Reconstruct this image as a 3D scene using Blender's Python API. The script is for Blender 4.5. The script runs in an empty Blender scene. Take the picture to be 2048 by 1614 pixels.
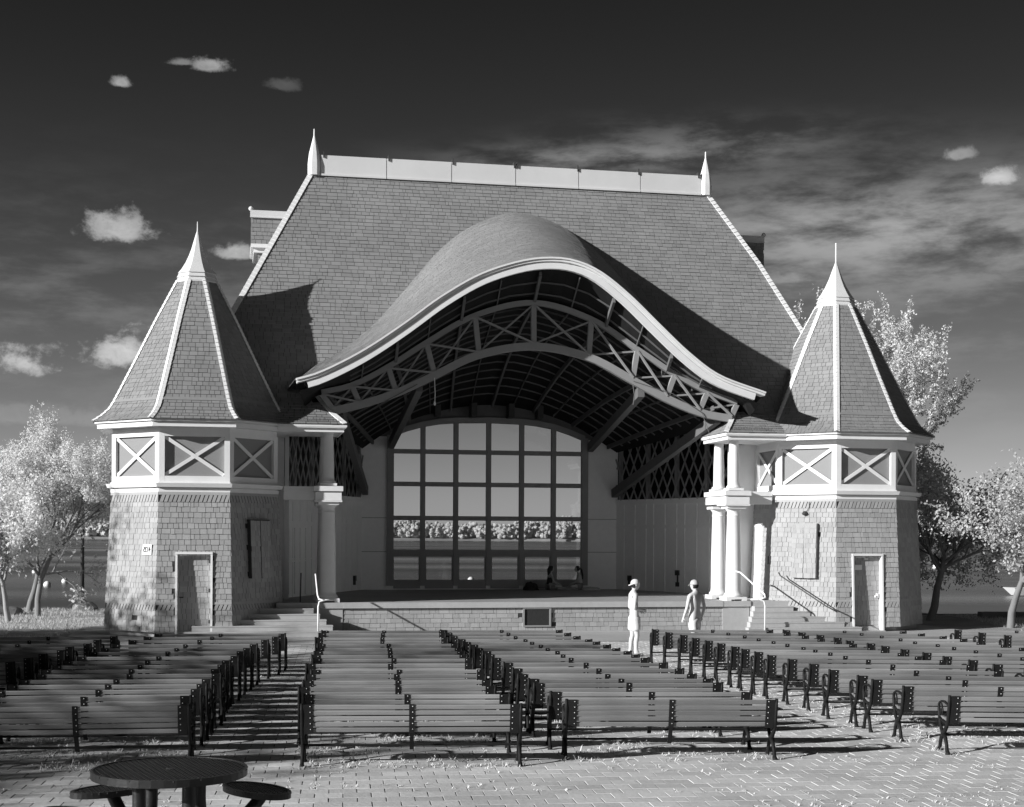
import bpy, math, random, bmesh
from mathutils import Vector, Matrix, Euler, noise
R = math.radians
rnd = random.Random(7)
scene = bpy.context.scene
C = scene.collection

# ------------------------------------------------------------------ camera
cam_d = bpy.data.cameras.new('camera'); cam = bpy.data.objects.new('camera', cam_d); C.objects.link(cam)
cam.location = (0, 0, 2.75)
cam.rotation_euler = (Matrix.Rotation(R(90), 3, 'X') @ Matrix.Rotation(0.0048, 3, 'Z')).to_euler()
cam_d.sensor_width = 36; cam_d.lens = 36 * 2900 / 2048
cam_d.shift_y = (1074 - 807) / 2048
cam_d.clip_start = .1; cam_d.clip_end = 6000
scene.camera = cam

# ------------------------------------------------------------------ place frame: the bandshell stands turned 11.1 degrees
TH = R(11.1)
BF = Matrix.Translation((0.54, 42.23, 0)) @ Matrix.Rotation(TH, 4, 'Z')
SUN_LOCAL = Vector((-1, -.38, .345)).normalized()          # towards the sun, in the bandshell's frame
SUN = (BF.to_3x3() @ SUN_LOCAL).normalized()

# ------------------------------------------------------------------ sky: monochrome infrared film sees the red end of the daylight sky
W = bpy.data.worlds.new('World'); scene.world = W; W.use_nodes = True
nt = W.node_tree; N = nt.nodes; Lk = nt.links; N.clear()
def wn(t, **k):
    n = N.new(t)
    for a, b in k.items(): setattr(n, a, b)
    return n
def wmath(op, a, b=None, c=None):
    n = wn('ShaderNodeMath', operation=op)
    for i, v in enumerate((a, b, c)):
        if v is None: continue
        if isinstance(v, (int, float)): n.inputs[i].default_value = v
        else: Lk.new(v, n.inputs[i])
    return n.outputs[0]
sky = wn('ShaderNodeTexSky', sky_type='NISHITA', sun_disc=False)
sky.sun_elevation = math.asin(SUN.z); sky.sun_rotation = math.atan2(SUN.x, SUN.y)
sky.altitude = 250; sky.air_density = 1.0; sky.dust_density = .6; sky.ozone_density = 1.0
sep = wn('ShaderNodeSeparateColor'); Lk.new(sky.outputs[0], sep.inputs[0])
SKY_GAIN = 1.0
tc = wn('ShaderNodeTexCoord'); sx = wn('ShaderNodeSeparateXYZ'); Lk.new(tc.outputs['Generated'], sx.inputs[0])
az = wmath('ARCTAN2', sx.outputs[0], sx.outputs[1]); el = wmath('ARCSINE', sx.outputs[2])
elc = wmath('MAXIMUM', el, 0.0)
# far air: brightest low over the lake, dark overhead
base = wmath('ADD', wmath('MULTIPLY', wmath('POWER', 2.718, wmath('MULTIPLY', elc, -7.0)), .68), .02)
base = wmath('MULTIPLY', base, wmath('MULTIPLY', wmath('POWER', sep.outputs[0], .85), SKY_GAIN))
vec = wn('ShaderNodeCombineXYZ'); Lk.new(az, vec.inputs[0]); Lk.new(wmath('MULTIPLY', el, 1.0), vec.inputs[1])
def wnoise(scale, detail, rough, sxyz=(1, 1, 1), dist=0.0, off=0.0):
    mp = wn('ShaderNodeMapping'); mp.inputs['Scale'].default_value = sxyz; mp.inputs['Location'].default_value = (off, off * .7, 0)
    Lk.new(vec.outputs[0], mp.inputs[0])
    n = wn('ShaderNodeTexNoise'); n.inputs['Scale'].default_value = scale; n.inputs['Detail'].default_value = detail
    n.inputs['Roughness'].default_value = rough; n.inputs['Distortion'].default_value = dist
    Lk.new(mp.outputs[0], n.inputs[0]); return n.outputs[0]
def ramp(v, a, b):
    n = wn('ShaderNodeMapRange', interpolation_type='SMOOTHSTEP'); n.inputs[1].default_value = a; n.inputs[2].default_value = b
    Lk.new(v, n.inputs[0]); return n.outputs[0]
n1 = wnoise(26, 7, .62, (1, 1.5, 1)); n2 = wnoise(13, 9, .62, (1, 3.4, 1), .1, 3.1); n3 = wnoise(75, 7, .66, (1, 1.2, 1), .2, 1.7)
def pix(px, py):
    x = (px - 1024) / 2900; z = (1074 - py + .0048 * (px - 1024)) / 2900
    return math.atan(x), math.atan(z * math.cos(math.atan(x)))
cl = None
for px, py, w, h, s in [(238,465,88,46,.85),(252,712,78,52,.95),(45,728,78,46,.9),(412,133,52,22,.7),(240,167,30,18,.7),(362,126,36,11,.4),
                        (565,172,42,22,.14),(468,508,44,24,.75),(1995,356,46,26,.8),(1905,312,50,20,.5),(60,835,300,30,.13),(1570,560,60,16,.2)]:
    a0, e0 = pix(px, py)
    dx = wmath('DIVIDE', wmath('SUBTRACT', az, a0), w / 2900 * 1.02); dy = wmath('DIVIDE', wmath('SUBTRACT', el, e0), h / 2900 * 1.12)
    dy = wmath('MULTIPLY', dy, wmath('ADD', 1.0, wmath('MULTIPLY', wmath('LESS_THAN', dy, 0.0), 1.0)))
    d = wmath('SQRT', wmath('ADD', wmath('MULTIPLY', dx, dx), wmath('MULTIPLY', dy, dy)))
    d = wmath('ADD', d, wmath('MULTIPLY', wmath('SUBTRACT', n1, .5), 1.7))
    d = wmath('ADD', d, wmath('MULTIPLY', wmath('SUBTRACT', n3, .5), 1.5))
    m = wmath('MULTIPLY', wmath('SUBTRACT', 1.0, ramp(d, .30, .95)), s * 1.25)
    cl = m if cl is None else wmath('MAXIMUM', cl, m)
# streaky high cloud to the right and low bands over the lake
def band(e0, s0, a0=None, sa=None):
    t = wmath('DIVIDE', wmath('SUBTRACT', el, e0), s0); g = wmath('MULTIPLY', t, t)
    if a0 is not None:
        u = wmath('DIVIDE', wmath('SUBTRACT', az, a0), sa); g = wmath('ADD', g, wmath('MULTIPLY', u, u))
    return wmath('POWER', 2.718, wmath('MULTIPLY', g, -1.0))
a1, e1 = pix(1780, 455); a2, e2 = pix(1180, 320); a3, e3 = pix(1400, 285); a4, e4 = pix(300, 620)
w1 = wmath('MULTIPLY', ramp(n2, .30, .64), band(e1, .034, a1, .17))
w2 = wmath('MULTIPLY', ramp(n2, .34, .62), band(e2, .009, a2, .09))
w3 = wmath('MULTIPLY', ramp(n2, .40, .66), band(e3, .013, a3, .09))
w4 = wmath('MULTIPLY', ramp(n2, .42, .75), wmath('MULTIPLY', band(e4, .06), .35))
wisps = wmath('ADD', wmath('ADD', wmath('MULTIPLY', w1, 1.3), wmath('MULTIPLY', w2, .7)), wmath('ADD', wmath('MULTIPLY', w3, .45), w4))
shade = wmath('ADD', .35, wmath('MULTIPLY', n3, 1.25))
lum = wmath('ADD', base, wmath('MULTIPLY', wmath('MULTIPLY', cl, shade), 2.3))
lum = wmath('ADD', lum, wmath('MULTIPLY', wisps, 1.35))
col = wn('ShaderNodeCombineColor')
for i in range(3): Lk.new(lum, col.inputs[i])
bg = wn('ShaderNodeBackground'); Lk.new(col.outputs[0], bg.inputs[0]); bg.inputs[1].default_value = .12
wo = wn('ShaderNodeOutputWorld'); Lk.new(bg.outputs[0], wo.inputs[0])

# ------------------------------------------------------------------ sun
sd = bpy.data.lights.new('sun', 'SUN'); sd.energy = 5.0; sd.angle = R(.53); sd.color = (1, 1, 1)
so = bpy.data.objects.new('sun', sd); C.objects.link(so); so.location = (-40, -20, 30)
so.rotation_euler = SUN.to_track_quat('Z', 'Y').to_euler()
scene.render.engine = 'CYCLES'
scene.view_settings.view_transform = 'Standard'; scene.view_settings.look = 'None'
scene.view_settings.exposure = .45; scene.view_settings.gamma = 1; scene.view_settings.use_curve_mapping = False
scene.cycles.max_bounces = 7; scene.cycles.diffuse_bounces = 5; scene.cycles.transparent_max_bounces = 12

# ------------------------------------------------------------------ materials (all grey: a black-and-white world)
def mat(name, a, var=.12, scale=6., rough=.8, bump=0., island=.0, grain=None, spec=.3, stain=0., metallic=0., bscale=None):
    m = bpy.data.materials.new(name); m.use_nodes = True
    t = m.node_tree; b = t.nodes['Principled BSDF']; L = t.links
    b.inputs['Roughness'].default_value = rough; b.inputs['Specular IOR Level'].default_value = spec; b.inputs['Metallic'].default_value = metallic
    def nn(ty, **k):
        x = t.nodes.new(ty)
        for p, q in k.items(): setattr(x, p, q)
        return x
    def mth(op, x, y):
        n = nn('ShaderNodeMath', operation=op)
        for i, v in enumerate((x, y)):
            if isinstance(v, (int, float)): n.inputs[i].default_value = v
            else: L.new(v, n.inputs[i])
        return n.outputs[0]
    tc = nn('ShaderNodeTexCoord'); oil = nn('ShaderNodeObjectInfo'); va = nn('ShaderNodeVectorMath', operation='ADD'); L.new(tc.outputs['Object'], va.inputs[0]); L.new(oil.outputs['Location'], va.inputs[1]); src = va.outputs[0]
    if grain:
        mp = nn('ShaderNodeMapping'); mp.inputs['Scale'].default_value = grain; L.new(src, mp.inputs[0]); src = mp.outputs[0]
    n = nn('ShaderNodeTexNoise'); n.inputs['Scale'].default_value = scale; n.inputs['Detail'].default_value = 6; n.inputs['Roughness'].default_value = .65
    L.new(src, n.inputs[0])
    v = mth('ADD', mth('MULTIPLY', mth('SUBTRACT', n.outputs[0], .5), var * 4), 1.0)
    if island:
        g = nn('ShaderNodeNewGeometry'); oi = nn('ShaderNodeObjectInfo')
        r = mth('FRACT', mth('ADD', g.outputs['Random Per Island'], oi.outputs['Random']), 0)
        v = mth('MULTIPLY', v, mth('ADD', mth('MULTIPLY', mth('SUBTRACT', r, .5), island * 2), 1.0))
    if stain:
        s = nn('ShaderNodeTexNoise'); s.inputs['Scale'].default_value = .55; s.inputs['Detail'].default_value = 4
        L.new(va.outputs[0], s.inputs[0])
        v = mth('MULTIPLY', v, mth('ADD', mth('MULTIPLY', mth('SUBTRACT', s.outputs[0], .5), stain * 4), 1.0))
    v = mth('MULTIPLY', v, a)
    v = mth('MAXIMUM', v, a * .25)
    cc = nn('ShaderNodeCombineColor')
    for i in range(3): L.new(v, cc.inputs[i])
    L.new(cc.outputs[0], b.inputs['Base Color'])
    if bump:
        bm = nn('ShaderNodeBump'); bm.inputs['Strength'].default_value = bump; bm.inputs['Distance'].default_value = .02
        if bscale:
            n = nn('ShaderNodeTexNoise'); n.inputs['Scale'].default_value = bscale; n.inputs['Detail'].default_value = 5; L.new(src, n.inputs[0])
        L.new(n.outputs[0], bm.inputs['Height']); L.new(bm.outputs[0], b.inputs['Normal'])
    return m
M = {}
M['wall_shingle'] = mat('painted wall shingles', .35, .06, 9, .85, .25, .10, (1, 1, .25), stain=.10)
M['roof_shingle'] = mat('roof shingles', .24, .06, 9, .9, .2, .09, stain=.10)
M['white'] = mat('white painted wood', .76, .04, 4, .6, .12, stain=.06)
M['inner_white'] = mat('weathered pale panelling', .84, .04, 5, .7, .08, stain=.05)
M['underlay'] = mat('dark underlay between shingles', .045, .1, 8)
M['metal_cap'] = mat('white sheet metal cap', .66, .03, 2, .5, .1, stain=.05)
M['truss'] = mat('grey painted truss timber', .30, .05, 6, .6)
M['rib'] = mat('ceiling ribs', .13, .1, 6, .8)
M['ceiling'] = mat('dark ceiling boards and void backing', .012, .2, 10, .95)  # also on the sheets that stand for the dark hollow behind the lattice
M['screen'] = mat('speaker cloth screen', .26, .05, 60, .95, .3)
M['window_frame'] = mat('window frame paint', .28, .04, 5, .6)
M['floor'] = mat('worn stage floor', .36, .08, 3, .7, .1, stain=.12)
M['concrete'] = mat('concrete', .42, .07, 7, .9, .2, stain=.10)
M['paver'] = mat('concrete pavers', .60, .07, 14, .9, .35, .14, stain=.16)
M['joint'] = mat('dark joints with soil', .06, .2, 12, 1., .5)
M['soil'] = mat('soil and thin lawn', .30, .16, 5, 1., .9, stain=.25, bscale=30)
M['grass'] = mat('infrared grass blades', .62, .08, 3, .8, island=.25)
def leafy(m):
    t = m.node_tree; b = t.nodes['Principled BSDF']; tr = t.nodes.new('ShaderNodeBsdfTranslucent'); mx = t.nodes.new('ShaderNodeMixShader'); mx.inputs[0].default_value = .45
    t.links.new(b.inputs['Base Color'].links[0].from_socket, tr.inputs[0]); t.links.new(b.outputs[0], mx.inputs[1]); t.links.new(tr.outputs[0], mx.inputs[2]); t.links.new(mx.outputs[0], t.nodes['Material Output'].inputs[0]); return m
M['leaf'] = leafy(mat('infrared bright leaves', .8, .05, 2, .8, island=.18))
M['leaf_dull'] = leafy(mat('dull and shade-toned leaves', .62, .05, 2, .8, island=.2))  # darker leaf copy; the tower's shade on the right-hand trees is in its colour
M['bark'] = mat('tree bark', .2, .12, 12, .95, .6, grain=(1, 1, .3))
M['bark_pale'] = mat('pale bark', .32, .12, 12, .95, .6, grain=(1, 1, .3))
M['iron'] = mat('dark cast iron', .013, .1, 12, .6, .25, spec=.2)
M['slat'] = mat('weathered bench slats', .20, .14, 5, .8, .3, .24, (.35, 6, 6), stain=.50)
M['bolt'] = mat('zinc bolts', .7, .02, 5, .35)
M['table'] = mat('dark coated table mesh', .017, .1, 20, .42, .2, spec=.4)
M['rail'] = mat('white rail paint', .85, .02, 5, .4)
M['skin'] = mat('skin in infrared', .6, .03, 6, .6)
M['skin_dim'] = mat('skin', .45, .03, 6, .6)
M['cloth'] = mat('pale cloth', .66, .05, 9, .9, .3)
M['cloth_grey'] = mat('grey cloth', .22, .08, 9, .9, .3)
M['dark_cloth'] = mat('dark cloth', .03, .1, 9, .9, .3)
M['hair'] = mat('dark hair', .02, .1, 20, .6)
M['rock'] = mat('shore rocks', .16, .12, 4, .95, .8)
M['woods'] = mat('far shore foliage', .46, .12, .25, .95, island=.14)
M['dark_metal'] = mat('dark painted metal', .05, .05, 5, .5)
M['vent'] = mat('dark vent mesh', .03, .2, 50, .8, .5)
M['white_plain'] = mat('white plate', .8, .01, 3, .5)
M['letter'] = mat('black lettering', .02, .01, 3, .6)
# lake water
w_ = bpy.data.materials.new('lake water'); w_.use_nodes = True; t = w_.node_tree; b = t.nodes['Principled BSDF']
b.inputs['Base Color'].default_value = (.05, .05, .05, 1); b.inputs['Roughness'].default_value = .16; b.inputs['IOR'].default_value = 1.33
tcw = t.nodes.new('ShaderNodeTexCoord'); mp = t.nodes.new('ShaderNodeMapping'); mp.inputs['Scale'].default_value = (.25, 1.0, 1)
nz = t.nodes.new('ShaderNodeTexNoise'); nz.inputs['Scale'].default_value = 1.3; nz.inputs['Detail'].default_value = 4
nz2 = t.nodes.new('ShaderNodeTexNoise'); nz2.inputs['Scale'].default_value = .022; nz2.inputs['Detail'].default_value = 3
bmp = t.nodes.new('ShaderNodeBump'); bmp.inputs['Strength'].default_value = .35; bmp.inputs['Distance'].default_value = .12
t.links.new(tcw.outputs['Object'], mp.inputs[0]); t.links.new(mp.outputs[0], nz.inputs[0]); t.links.new(nz.outputs[0], bmp.inputs['Height'])
mp2 = t.nodes.new('ShaderNodeMapping'); mp2.inputs['Scale'].default_value = (.12, 1.0, 1); t.links.new(tcw.outputs['Object'], mp2.inputs[0]); t.links.new(mp2.outputs[0], nz2.inputs[0])
mr = t.nodes.new('ShaderNodeMapRange'); mr.inputs[1].default_value = .35; mr.inputs[2].default_value = .65; mr.inputs[3].default_value = .16; mr.inputs[4].default_value = .34
t.links.new(nz2.outputs[0], mr.inputs[0]); t.links.new(mr.outputs[0], b.inputs['Roughness']); t.links.new(bmp.outputs[0], b.inputs['Normal'])
M['water'] = w_
g_ = bpy.data.materials.new('window glass'); g_.use_nodes = True; t = g_.node_tree; t.nodes.remove(t.nodes['Principled BSDF'])
tr = t.nodes.new('ShaderNodeBsdfTransparent'); tr.inputs[0].default_value = (.68, .68, .68, 1)
gl = t.nodes.new('ShaderNodeBsdfGlossy'); gl.inputs['Roughness'].default_value = .02; gl.inputs[0].default_value = (.9, .9, .9, 1)
fr = t.nodes.new('ShaderNodeFresnel'); fr.inputs[0].default_value = 1.5; mx = t.nodes.new('ShaderNodeMixShader')
t.links.new(fr.outputs[0], mx.inputs[0]); t.links.new(tr.outputs[0], mx.inputs[1]); t.links.new(gl.outputs[0], mx.inputs[2]); t.links.new(mx.outputs[0], t.nodes['Material Output'].inputs[0])
M['glass'] = g_

# ------------------------------------------------------------------ mesh helpers
def frame_of(d, up=Vector((0, 0, 1))):
    d = d.normalized()
    if abs(d.dot(up)) > .98: up = Vector((0, 1, 0))
    s = d.cross(up).normalized(); return s, s.cross(d).normalized()
class MB:
    def __init__(s): s.v = []; s.f = []
    def add(s, vs, fs):
        o = len(s.v); s.v += [tuple(x) for x in vs]; s.f += [tuple(i + o for i in f) for f in fs]
    def box(s, x0, x1, y0, y1, z0, z1):
        s.add([(x0,y0,z0),(x1,y0,z0),(x1,y1,z0),(x0,y1,z0),(x0,y0,z1),(x1,y0,z1),(x1,y1,z1),(x0,y1,z1)],
              [(0,3,2,1),(4,5,6,7),(0,1,5,4),(1,2,6,5),(2,3,7,6),(3,0,4,7)])
    def hexa(s, p):                                    # eight corners: bottom ring, top ring
        s.add(p, [(0,3,2,1),(4,5,6,7),(0,1,5,4),(1,2,6,5),(2,3,7,6),(3,0,4,7)])
    def beam(s, p, q, w, h, up=Vector((0, 0, 1))):
        p = Vector(p); q = Vector(q); a, b = frame_of(q - p, Vector(up)); a = a * (w / 2); b = b * (h / 2)
        s.hexa([p-a-b, p+a-b, q+a-b, q-a-b, p-a+b, p+a+b, q+a+b, q-a+b])
    def tube(s, pts, rad, n=8, cap=True):
        pts = [Vector(p) for p in pts]; rad = rad if isinstance(rad, (list, tuple)) else [rad] * len(pts)
        vs = []; k = len(pts); pa = None
        for i, p in enumerate(pts):
            d = pts[min(i + 1, k - 1)] - pts[max(i - 1, 0)]
            if pa is None: a, b = frame_of(d)
            else:
                a = (pa - d.normalized() * pa.dot(d.normalized()));
                if a.length < 1e-4: a, b = frame_of(d)
                a.normalize(); b = a.cross(d.normalized())
            pa = a
            for j in range(n):
                t = 2 * math.pi * j / n; vs.append(p + (a * math.cos(t) + b * math.sin(t)) * rad[i])
        fs = [(i*n+j, i*n+(j+1)%n, (i+1)*n+(j+1)%n, (i+1)*n+j) for i in range(k-1) for j in range(n)]
        if cap: fs += [tuple(range(n-1, -1, -1)), tuple((k-1)*n+j for j in range(n))]
        s.add(vs, fs)
    def lathe(s, prof, c=(0, 0, 0), n=16, ph=0):        # profile of (radius, z)
        vs = []; k = len(prof)
        for r, z in prof:
            for j in range(n):
                t = 2 * math.pi * j / n + ph; vs.append((c[0] + r * math.cos(t), c[1] + r * math.sin(t), c[2] + z))
        fs = [(i*n+j, i*n+(j+1)%n, (i+1)*n+(j+1)%n, (i+1)*n+j) for i in range(k-1) for j in range(n)]
        fs += [tuple(range(n-1, -1, -1)), tuple((k-1)*n+j for j in range(n))]
        s.add(vs, fs)
    def prism(s, poly, z0, z1):
        n = len(poly); s.add([(x, y, z0) for x, y in poly] + [(x, y, z1) for x, y in poly],
                             [tuple(range(n-1, -1, -1)), tuple(range(n, 2*n))] + [(i, (i+1) % n, n+(i+1) % n, n+i) for i in range(n)])
    def slab(s, poly, thick):                           # planar 3-D polygon thickened along its normal
        P = [Vector(p) for p in poly]; nrm = (P[1]-P[0]).cross(P[2]-P[0]).normalized() * thick; n = len(P)
        s.add(P + [p + nrm for p in P], [tuple(range(n)), tuple(range(2*n-1, n-1, -1))] + [(i, n+i, n+(i+1) % n, (i+1) % n) for i in range(n)])
    def build(s, name, m, parent=None, smooth=False, kind=None, label=None, mw=None, bevel=0):
        me = bpy.data.meshes.new(name); me.from_pydata(s.v, [], s.f); me.update()
        if smooth:
            for p in me.polygons: p.use_smooth = True
        me.materials.append(m)
        o = bpy.data.objects.new(name, me); C.objects.link(o)
        if parent is not None: o.parent = parent
        if mw is not None: o.matrix_world = mw
        if kind: o['kind'] = kind
        if label: o['label'] = label
        if bevel:
            b = o.modifiers.new('bevel', 'BEVEL'); b.width = bevel; b.segments = 2; b.limit_method = 'ANGLE'
        return o
def thing(name, label, cat, loc=(0, 0, 0), rz=0., group=None, mw=None):
    o = bpy.data.objects.new(name, None); C.objects.link(o); o.empty_display_size = .3
    o.location = loc; o.rotation_euler = (0, 0, rz)
    if mw is not None: o.matrix_world = mw
    o['label'] = label; o['category'] = cat
    if group: o['group'] = group
    return o
def tag(o, label, cat, group=None):
    o['label'] = label; o['category'] = cat
    if group: o['group'] = group
    return o
def interp(pts, x, i=0, j=1):
    if x <= pts[0][i]: return pts[0][j]
    for a, b in zip(pts, pts[1:]):
        if x <= b[i]:
            t = (x - a[i]) / (b[i] - a[i]) if b[i] != a[i] else 0; return a[j] + (b[j] - a[j]) * t
    return pts[-1][j]
def resample(pts, n):
    P = [Vector(p) for p in pts]; L = [0]
    for a, b in zip(P, P[1:]): L.append(L[-1] + (b - a).length)
    out = []
    for k in range(n):
        s = L[-1] * k / (n - 1); i = 0
        while i < len(P) - 2 and L[i+1] < s: i += 1
        out.append(P[i].lerp(P[i+1], (s - L[i]) / (L[i+1] - L[i])))
    return out
def smooth_pts(pts, n):                                 # Catmull-Rom through the points
    P = [Vector(p) for p in pts]; P = [P[0]*2-P[1]] + P + [P[-1]*2-P[-2]]; out = []
    for i in range(1, len(P)-2):
        for k in range(n):
            t = k / n; a, b, c, d = P[i-1], P[i], P[i+1], P[i+2]
            out.append(.5*((2*b)+(c-a)*t+(2*a-5*b+4*c-d)*t*t+(3*b-a-3*c+d)*t**3))
    out.append(P[-2]); return out
def shingle_rows(P, v0, v1, e, ua, ub, wr, thick=.02, gap=.007, skip=None, rows=None):
    """yield (verts, faces) wedges; P(u, v, h) is a point of the surface, h metres outwards"""
    v = v0
    while v < v1 - .02:
        vt = min(v + e, v1); vb = v - .012
        a = min(ua(v), ua(vt)); b = max(ub(v), ub(vt)); u = a - rnd.random() * wr[0]
        while u < b:
            w = rnd.uniform(*wr); w = w if rnd.random() < .8 else w * .6
            l, r = u + gap / 2, u + w - gap / 2; u += w
            dv = rnd.uniform(-.006, .006); tk = thick * rnd.uniform(.75, 1.3)
            lb, rb = max(l, ua(v)), min(r, ub(v)); lt, rt = max(l, ua(vt)), min(r, ub(vt))
            if rb - lb < .015 and rt - lt < .015: continue
            if rb < lb: lb = rb = (lb + rb) / 2
            if rt < lt: lt = rt = (lt + rt) / 2
            if skip and skip((l + r) / 2, (v + vt) / 2): continue
            vs = [P(lb, vb + dv, tk), P(rb, vb + dv, tk), P(rt, vt, .004), P(lt, vt, .004), P(lb, vb + dv, -.002), P(rb, vb + dv, -.002)]
            yield vs, [(0, 1, 2, 3), (4, 5, 1, 0), (4, 0, 3), (5, 2, 1)]
        v += e
# ------------------------------------------------------------------ the setting: ground, plaza, lake, far shore
PH = R(6.6)                                             # the plaza's paving runs 6.6 degrees off the camera axis
def setting(name, mb, m, kind='structure', **k): return mb.build(name, m, None, kind=kind, **k)
g = MB()
# lawn and soil sheet, gently uneven towards the shore
xs = [-260, -120, -60] + [-40 + 2 * i for i in range(41)] + [60, 120, 260]; ys = [-120, -60, -20, 0, 10] + [20 + 1.6 * i for i in range(21)] + [53.2]
def gz(x, y):
    if y > 52.9: return -1.6
    h = noise.noise(Vector((x * .13, y * .13, 0))) * .12 if y > 44 else 0
    if y > 44: h += .10 * min(1, (y - 44) / 5) * (1 if x < -8 or x > 12 else 0)
    return -.06 + h
nx = len(xs); g.add([(x, y, gz(x, y)) for y in ys for x in xs], [(j*nx+i, j*nx+i+1, (j+1)*nx+i+1, (j+1)*nx+i) for j in range(len(ys)-1) for i in range(nx-1)])
lawn = setting('lawn', g, M['soil'], smooth=True)
g = MB(); g.add([(-1400, 52.6, -1.25), (1700, 52.6, -1.25), (2400, 1420, -1.25), (-2200, 1420, -1.25)], [(0, 1, 2, 3)])
setting('lake', g, M['water'])
g = MB(); P = []
for i in range(81):
    x = -1700 + 3800 * i / 80
    P += [(x, 1375 + 14 * math.sin(i * .9), -1.3), (x, 1390, 1.2), (x, 1700, 9 + 4 * noise.noise(Vector((i * .2, 0, 0)))), (x, 3600, 24)]
g.add(P, [(4*i+k, 4*i+4+k, 4*i+5+k, 4*i+1+k) for i in range(80) for k in range(3)])
setting('far_shore', g, M['soil'])
g = MB(); g.prism([(6, 51), (17.5, 51), (18, 58), (16, 66), (8, 67), (5.5, 60)], -1.6, -.35); setting('added_shore', g, M['soil'])  # added, unseen land so the tall tree stands clear of the roof's shadow
# concrete walk around the bandshell (in front of the towers and stage)
def bl(x, y, z=0.): return BF @ Vector((x, y, z))
g = MB(); q = [bl(-13.5, -5.2), bl(16, -5.2), bl(16, 11), bl(-13.5, 11)]
q = [bl(-17, -4.4), bl(17, -3.6), bl(17, -2.6), bl(13.2, -2.6), bl(13.2, 10.8), bl(-12.9, 10.8), bl(-12.9, -2.3), bl(-17, -2.3)]
g.prism([(p.x, p.y) for p in q], -.3, -.004)
setting('walkway', g, M['concrete'])
# seawall along the lake
g = MB(); g.box(-60, 60, 52.6, 53.05, -1.7, .02)
sw = g.build('seawall', M['rock']); tag(sw, 'low dark stone edge between the lawn and the lake', 'seawall')
g = MB()
for k in range(14): g.hexa([(16.3+k*1.5, 50.2, -.1), (17.75+k*1.5, 50.2, -.1), (17.75+k*1.5, 50.8, -.1), (16.3+k*1.5, 50.8, -.1),
                            (16.32+k*1.5, 50.22, .22), (17.73+k*1.5, 50.22, .22), (17.73+k*1.5, 50.78, .22), (16.32+k*1.5, 50.78, .22)])
tag(g.build('retaining_wall', M['rock']), 'low dark wall on the lawn behind the right tower', 'wall')

# plaza of staggered pavers
PF = Matrix.Translation((0, 0, 0)) @ Matrix.Rotation(PH, 4, 'Z')
g = MB(); g.add([PF @ Vector(p) for p in [(-26, -6, -.009), (30, -6, -.009), (30, 38.9, -.009), (-26, 38.9, -.009)]], [(0, 1, 2, 3)])
plaza = setting('plaza', g, M['joint'])
pw, pd = .30, .27
ipf = PF.inverted(); pav = []
def plaza_far(x, y):                                     # paving stops at the concrete walk
    w = PF @ Vector((x, y, 0)); q = BF.inverted() @ w; return q.y < -4.45 + .024 * (q.x + 17)
for j in range(0, 160):
    y0 = -3.0 + j * pd
    for i in range(-86, 98):
        x0 = i * pw + (pw / 2 if j % 2 else 0)
        c = PF @ Vector((x0 + pw / 2, y0 + pd / 2, 0))
        if c.y > 11.2 and abs(c.x) > c.y * .372 + .6: continue
        if c.y <= 11.2 and (abs(c.x) > 9): continue
        if not plaza_far(x0, y0 + pd): continue
        pav.append((c.y, c.x, x0, y0))
vis = sorted([p for p in pav if p[0] > 14.45 and abs(p[1]) < p[0] * .353], key=lambda p: (p[0] ** 2 + p[1] ** 2))[:300]
vset = set(vis)
def paver_mb(w=pw, d=pd):
    m = MB(); a, b, c = .006, .002, .0015
    m.add([(a, b, -.02), (w-a, b, -.02), (w-a, d-b, -.02), (a, d-b, -.02), (a, b, -c), (w-a, b, -c), (w-a, d-b, -c), (a, d-b, -c),
           (a+c, b+c, 0), (w-a-c, b+c, 0), (w-a-c, d-b-c, 0), (a+c, d-b-c, 0)],
          [(0,1,5,4),(1,2,6,5),(2,3,7,6),(3,0,4,7),(4,5,9,8),(5,6,10,9),(6,7,11,10),(7,4,8,11),(8,9,10,11)])
    return m
pm = paver_mb(); fld = MB(); first = None
for p in pav:
    dz = rnd.uniform(-.002, .002); tx = rnd.uniform(-.005, .005)
    T = PF @ Matrix.Translation((p[2], p[3], dz)) @ Matrix.Rotation(tx, 4, 'X') @ Matrix.Rotation(rnd.uniform(-.012, .012), 4, 'Z')
    if p in vset:
        if first is None: o = first = pm.build('paver', M['paver'], plaza); o.matrix_local = T
        else: o = first.copy(); C.objects.link(o); o.matrix_local = T
    else: fld.add([T @ Vector(v) for v in pm.v], pm.f)
fld.build('paver_field', M['paver'], plaza, kind='stuff')

# ------------------------------------------------------------------ the bandshell
shell = thing('bandshell', 'large shingled lakeside bandshell with a waved hood over the stage and two pointed towers', 'bandshell', mw=BF)
def part(name, mb, m, parent=None, **k): return mb.build(name, m, parent or shell, **k)
CREASE_Y, CREASE_Z, EAVE_Y, EAVE_Z = .70, 6.60, -.25, 5.90
T_ = 1.9; RY, RZ = 4.69, 14.18
sl = math.sqrt(1 + T_ * T_)
def roofpt(x, z): return Vector((x, (z - CREASE_Z) / T_ + CREASE_Y, z))
hipL = [(-12.2, 2.2), (-9.95, 6.60), (-8.55, 9.40), (-7.43, 11.64), (-6.16, 14.18)]      # x , z of the left hip
hipR = [(13.2, 2.2), (10.56, 6.60), (9.31, 9.21), (8.28, 11.63), (6.93, 14.18)]
hx = lambda h, z: interp(h, z, 1, 0)
backL = [(-7.0, 6.95), (-6.85, 7.13), (-6.21, 7.70), (-5.73, 7.99), (-5.22, 8.35), (-4.34, 9.15), (-3.42, 10.22), (-2.36, 11.52), (-1.50, 12.31), (-.54, 12.86), (.40, 13.11)]
backR = []
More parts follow.
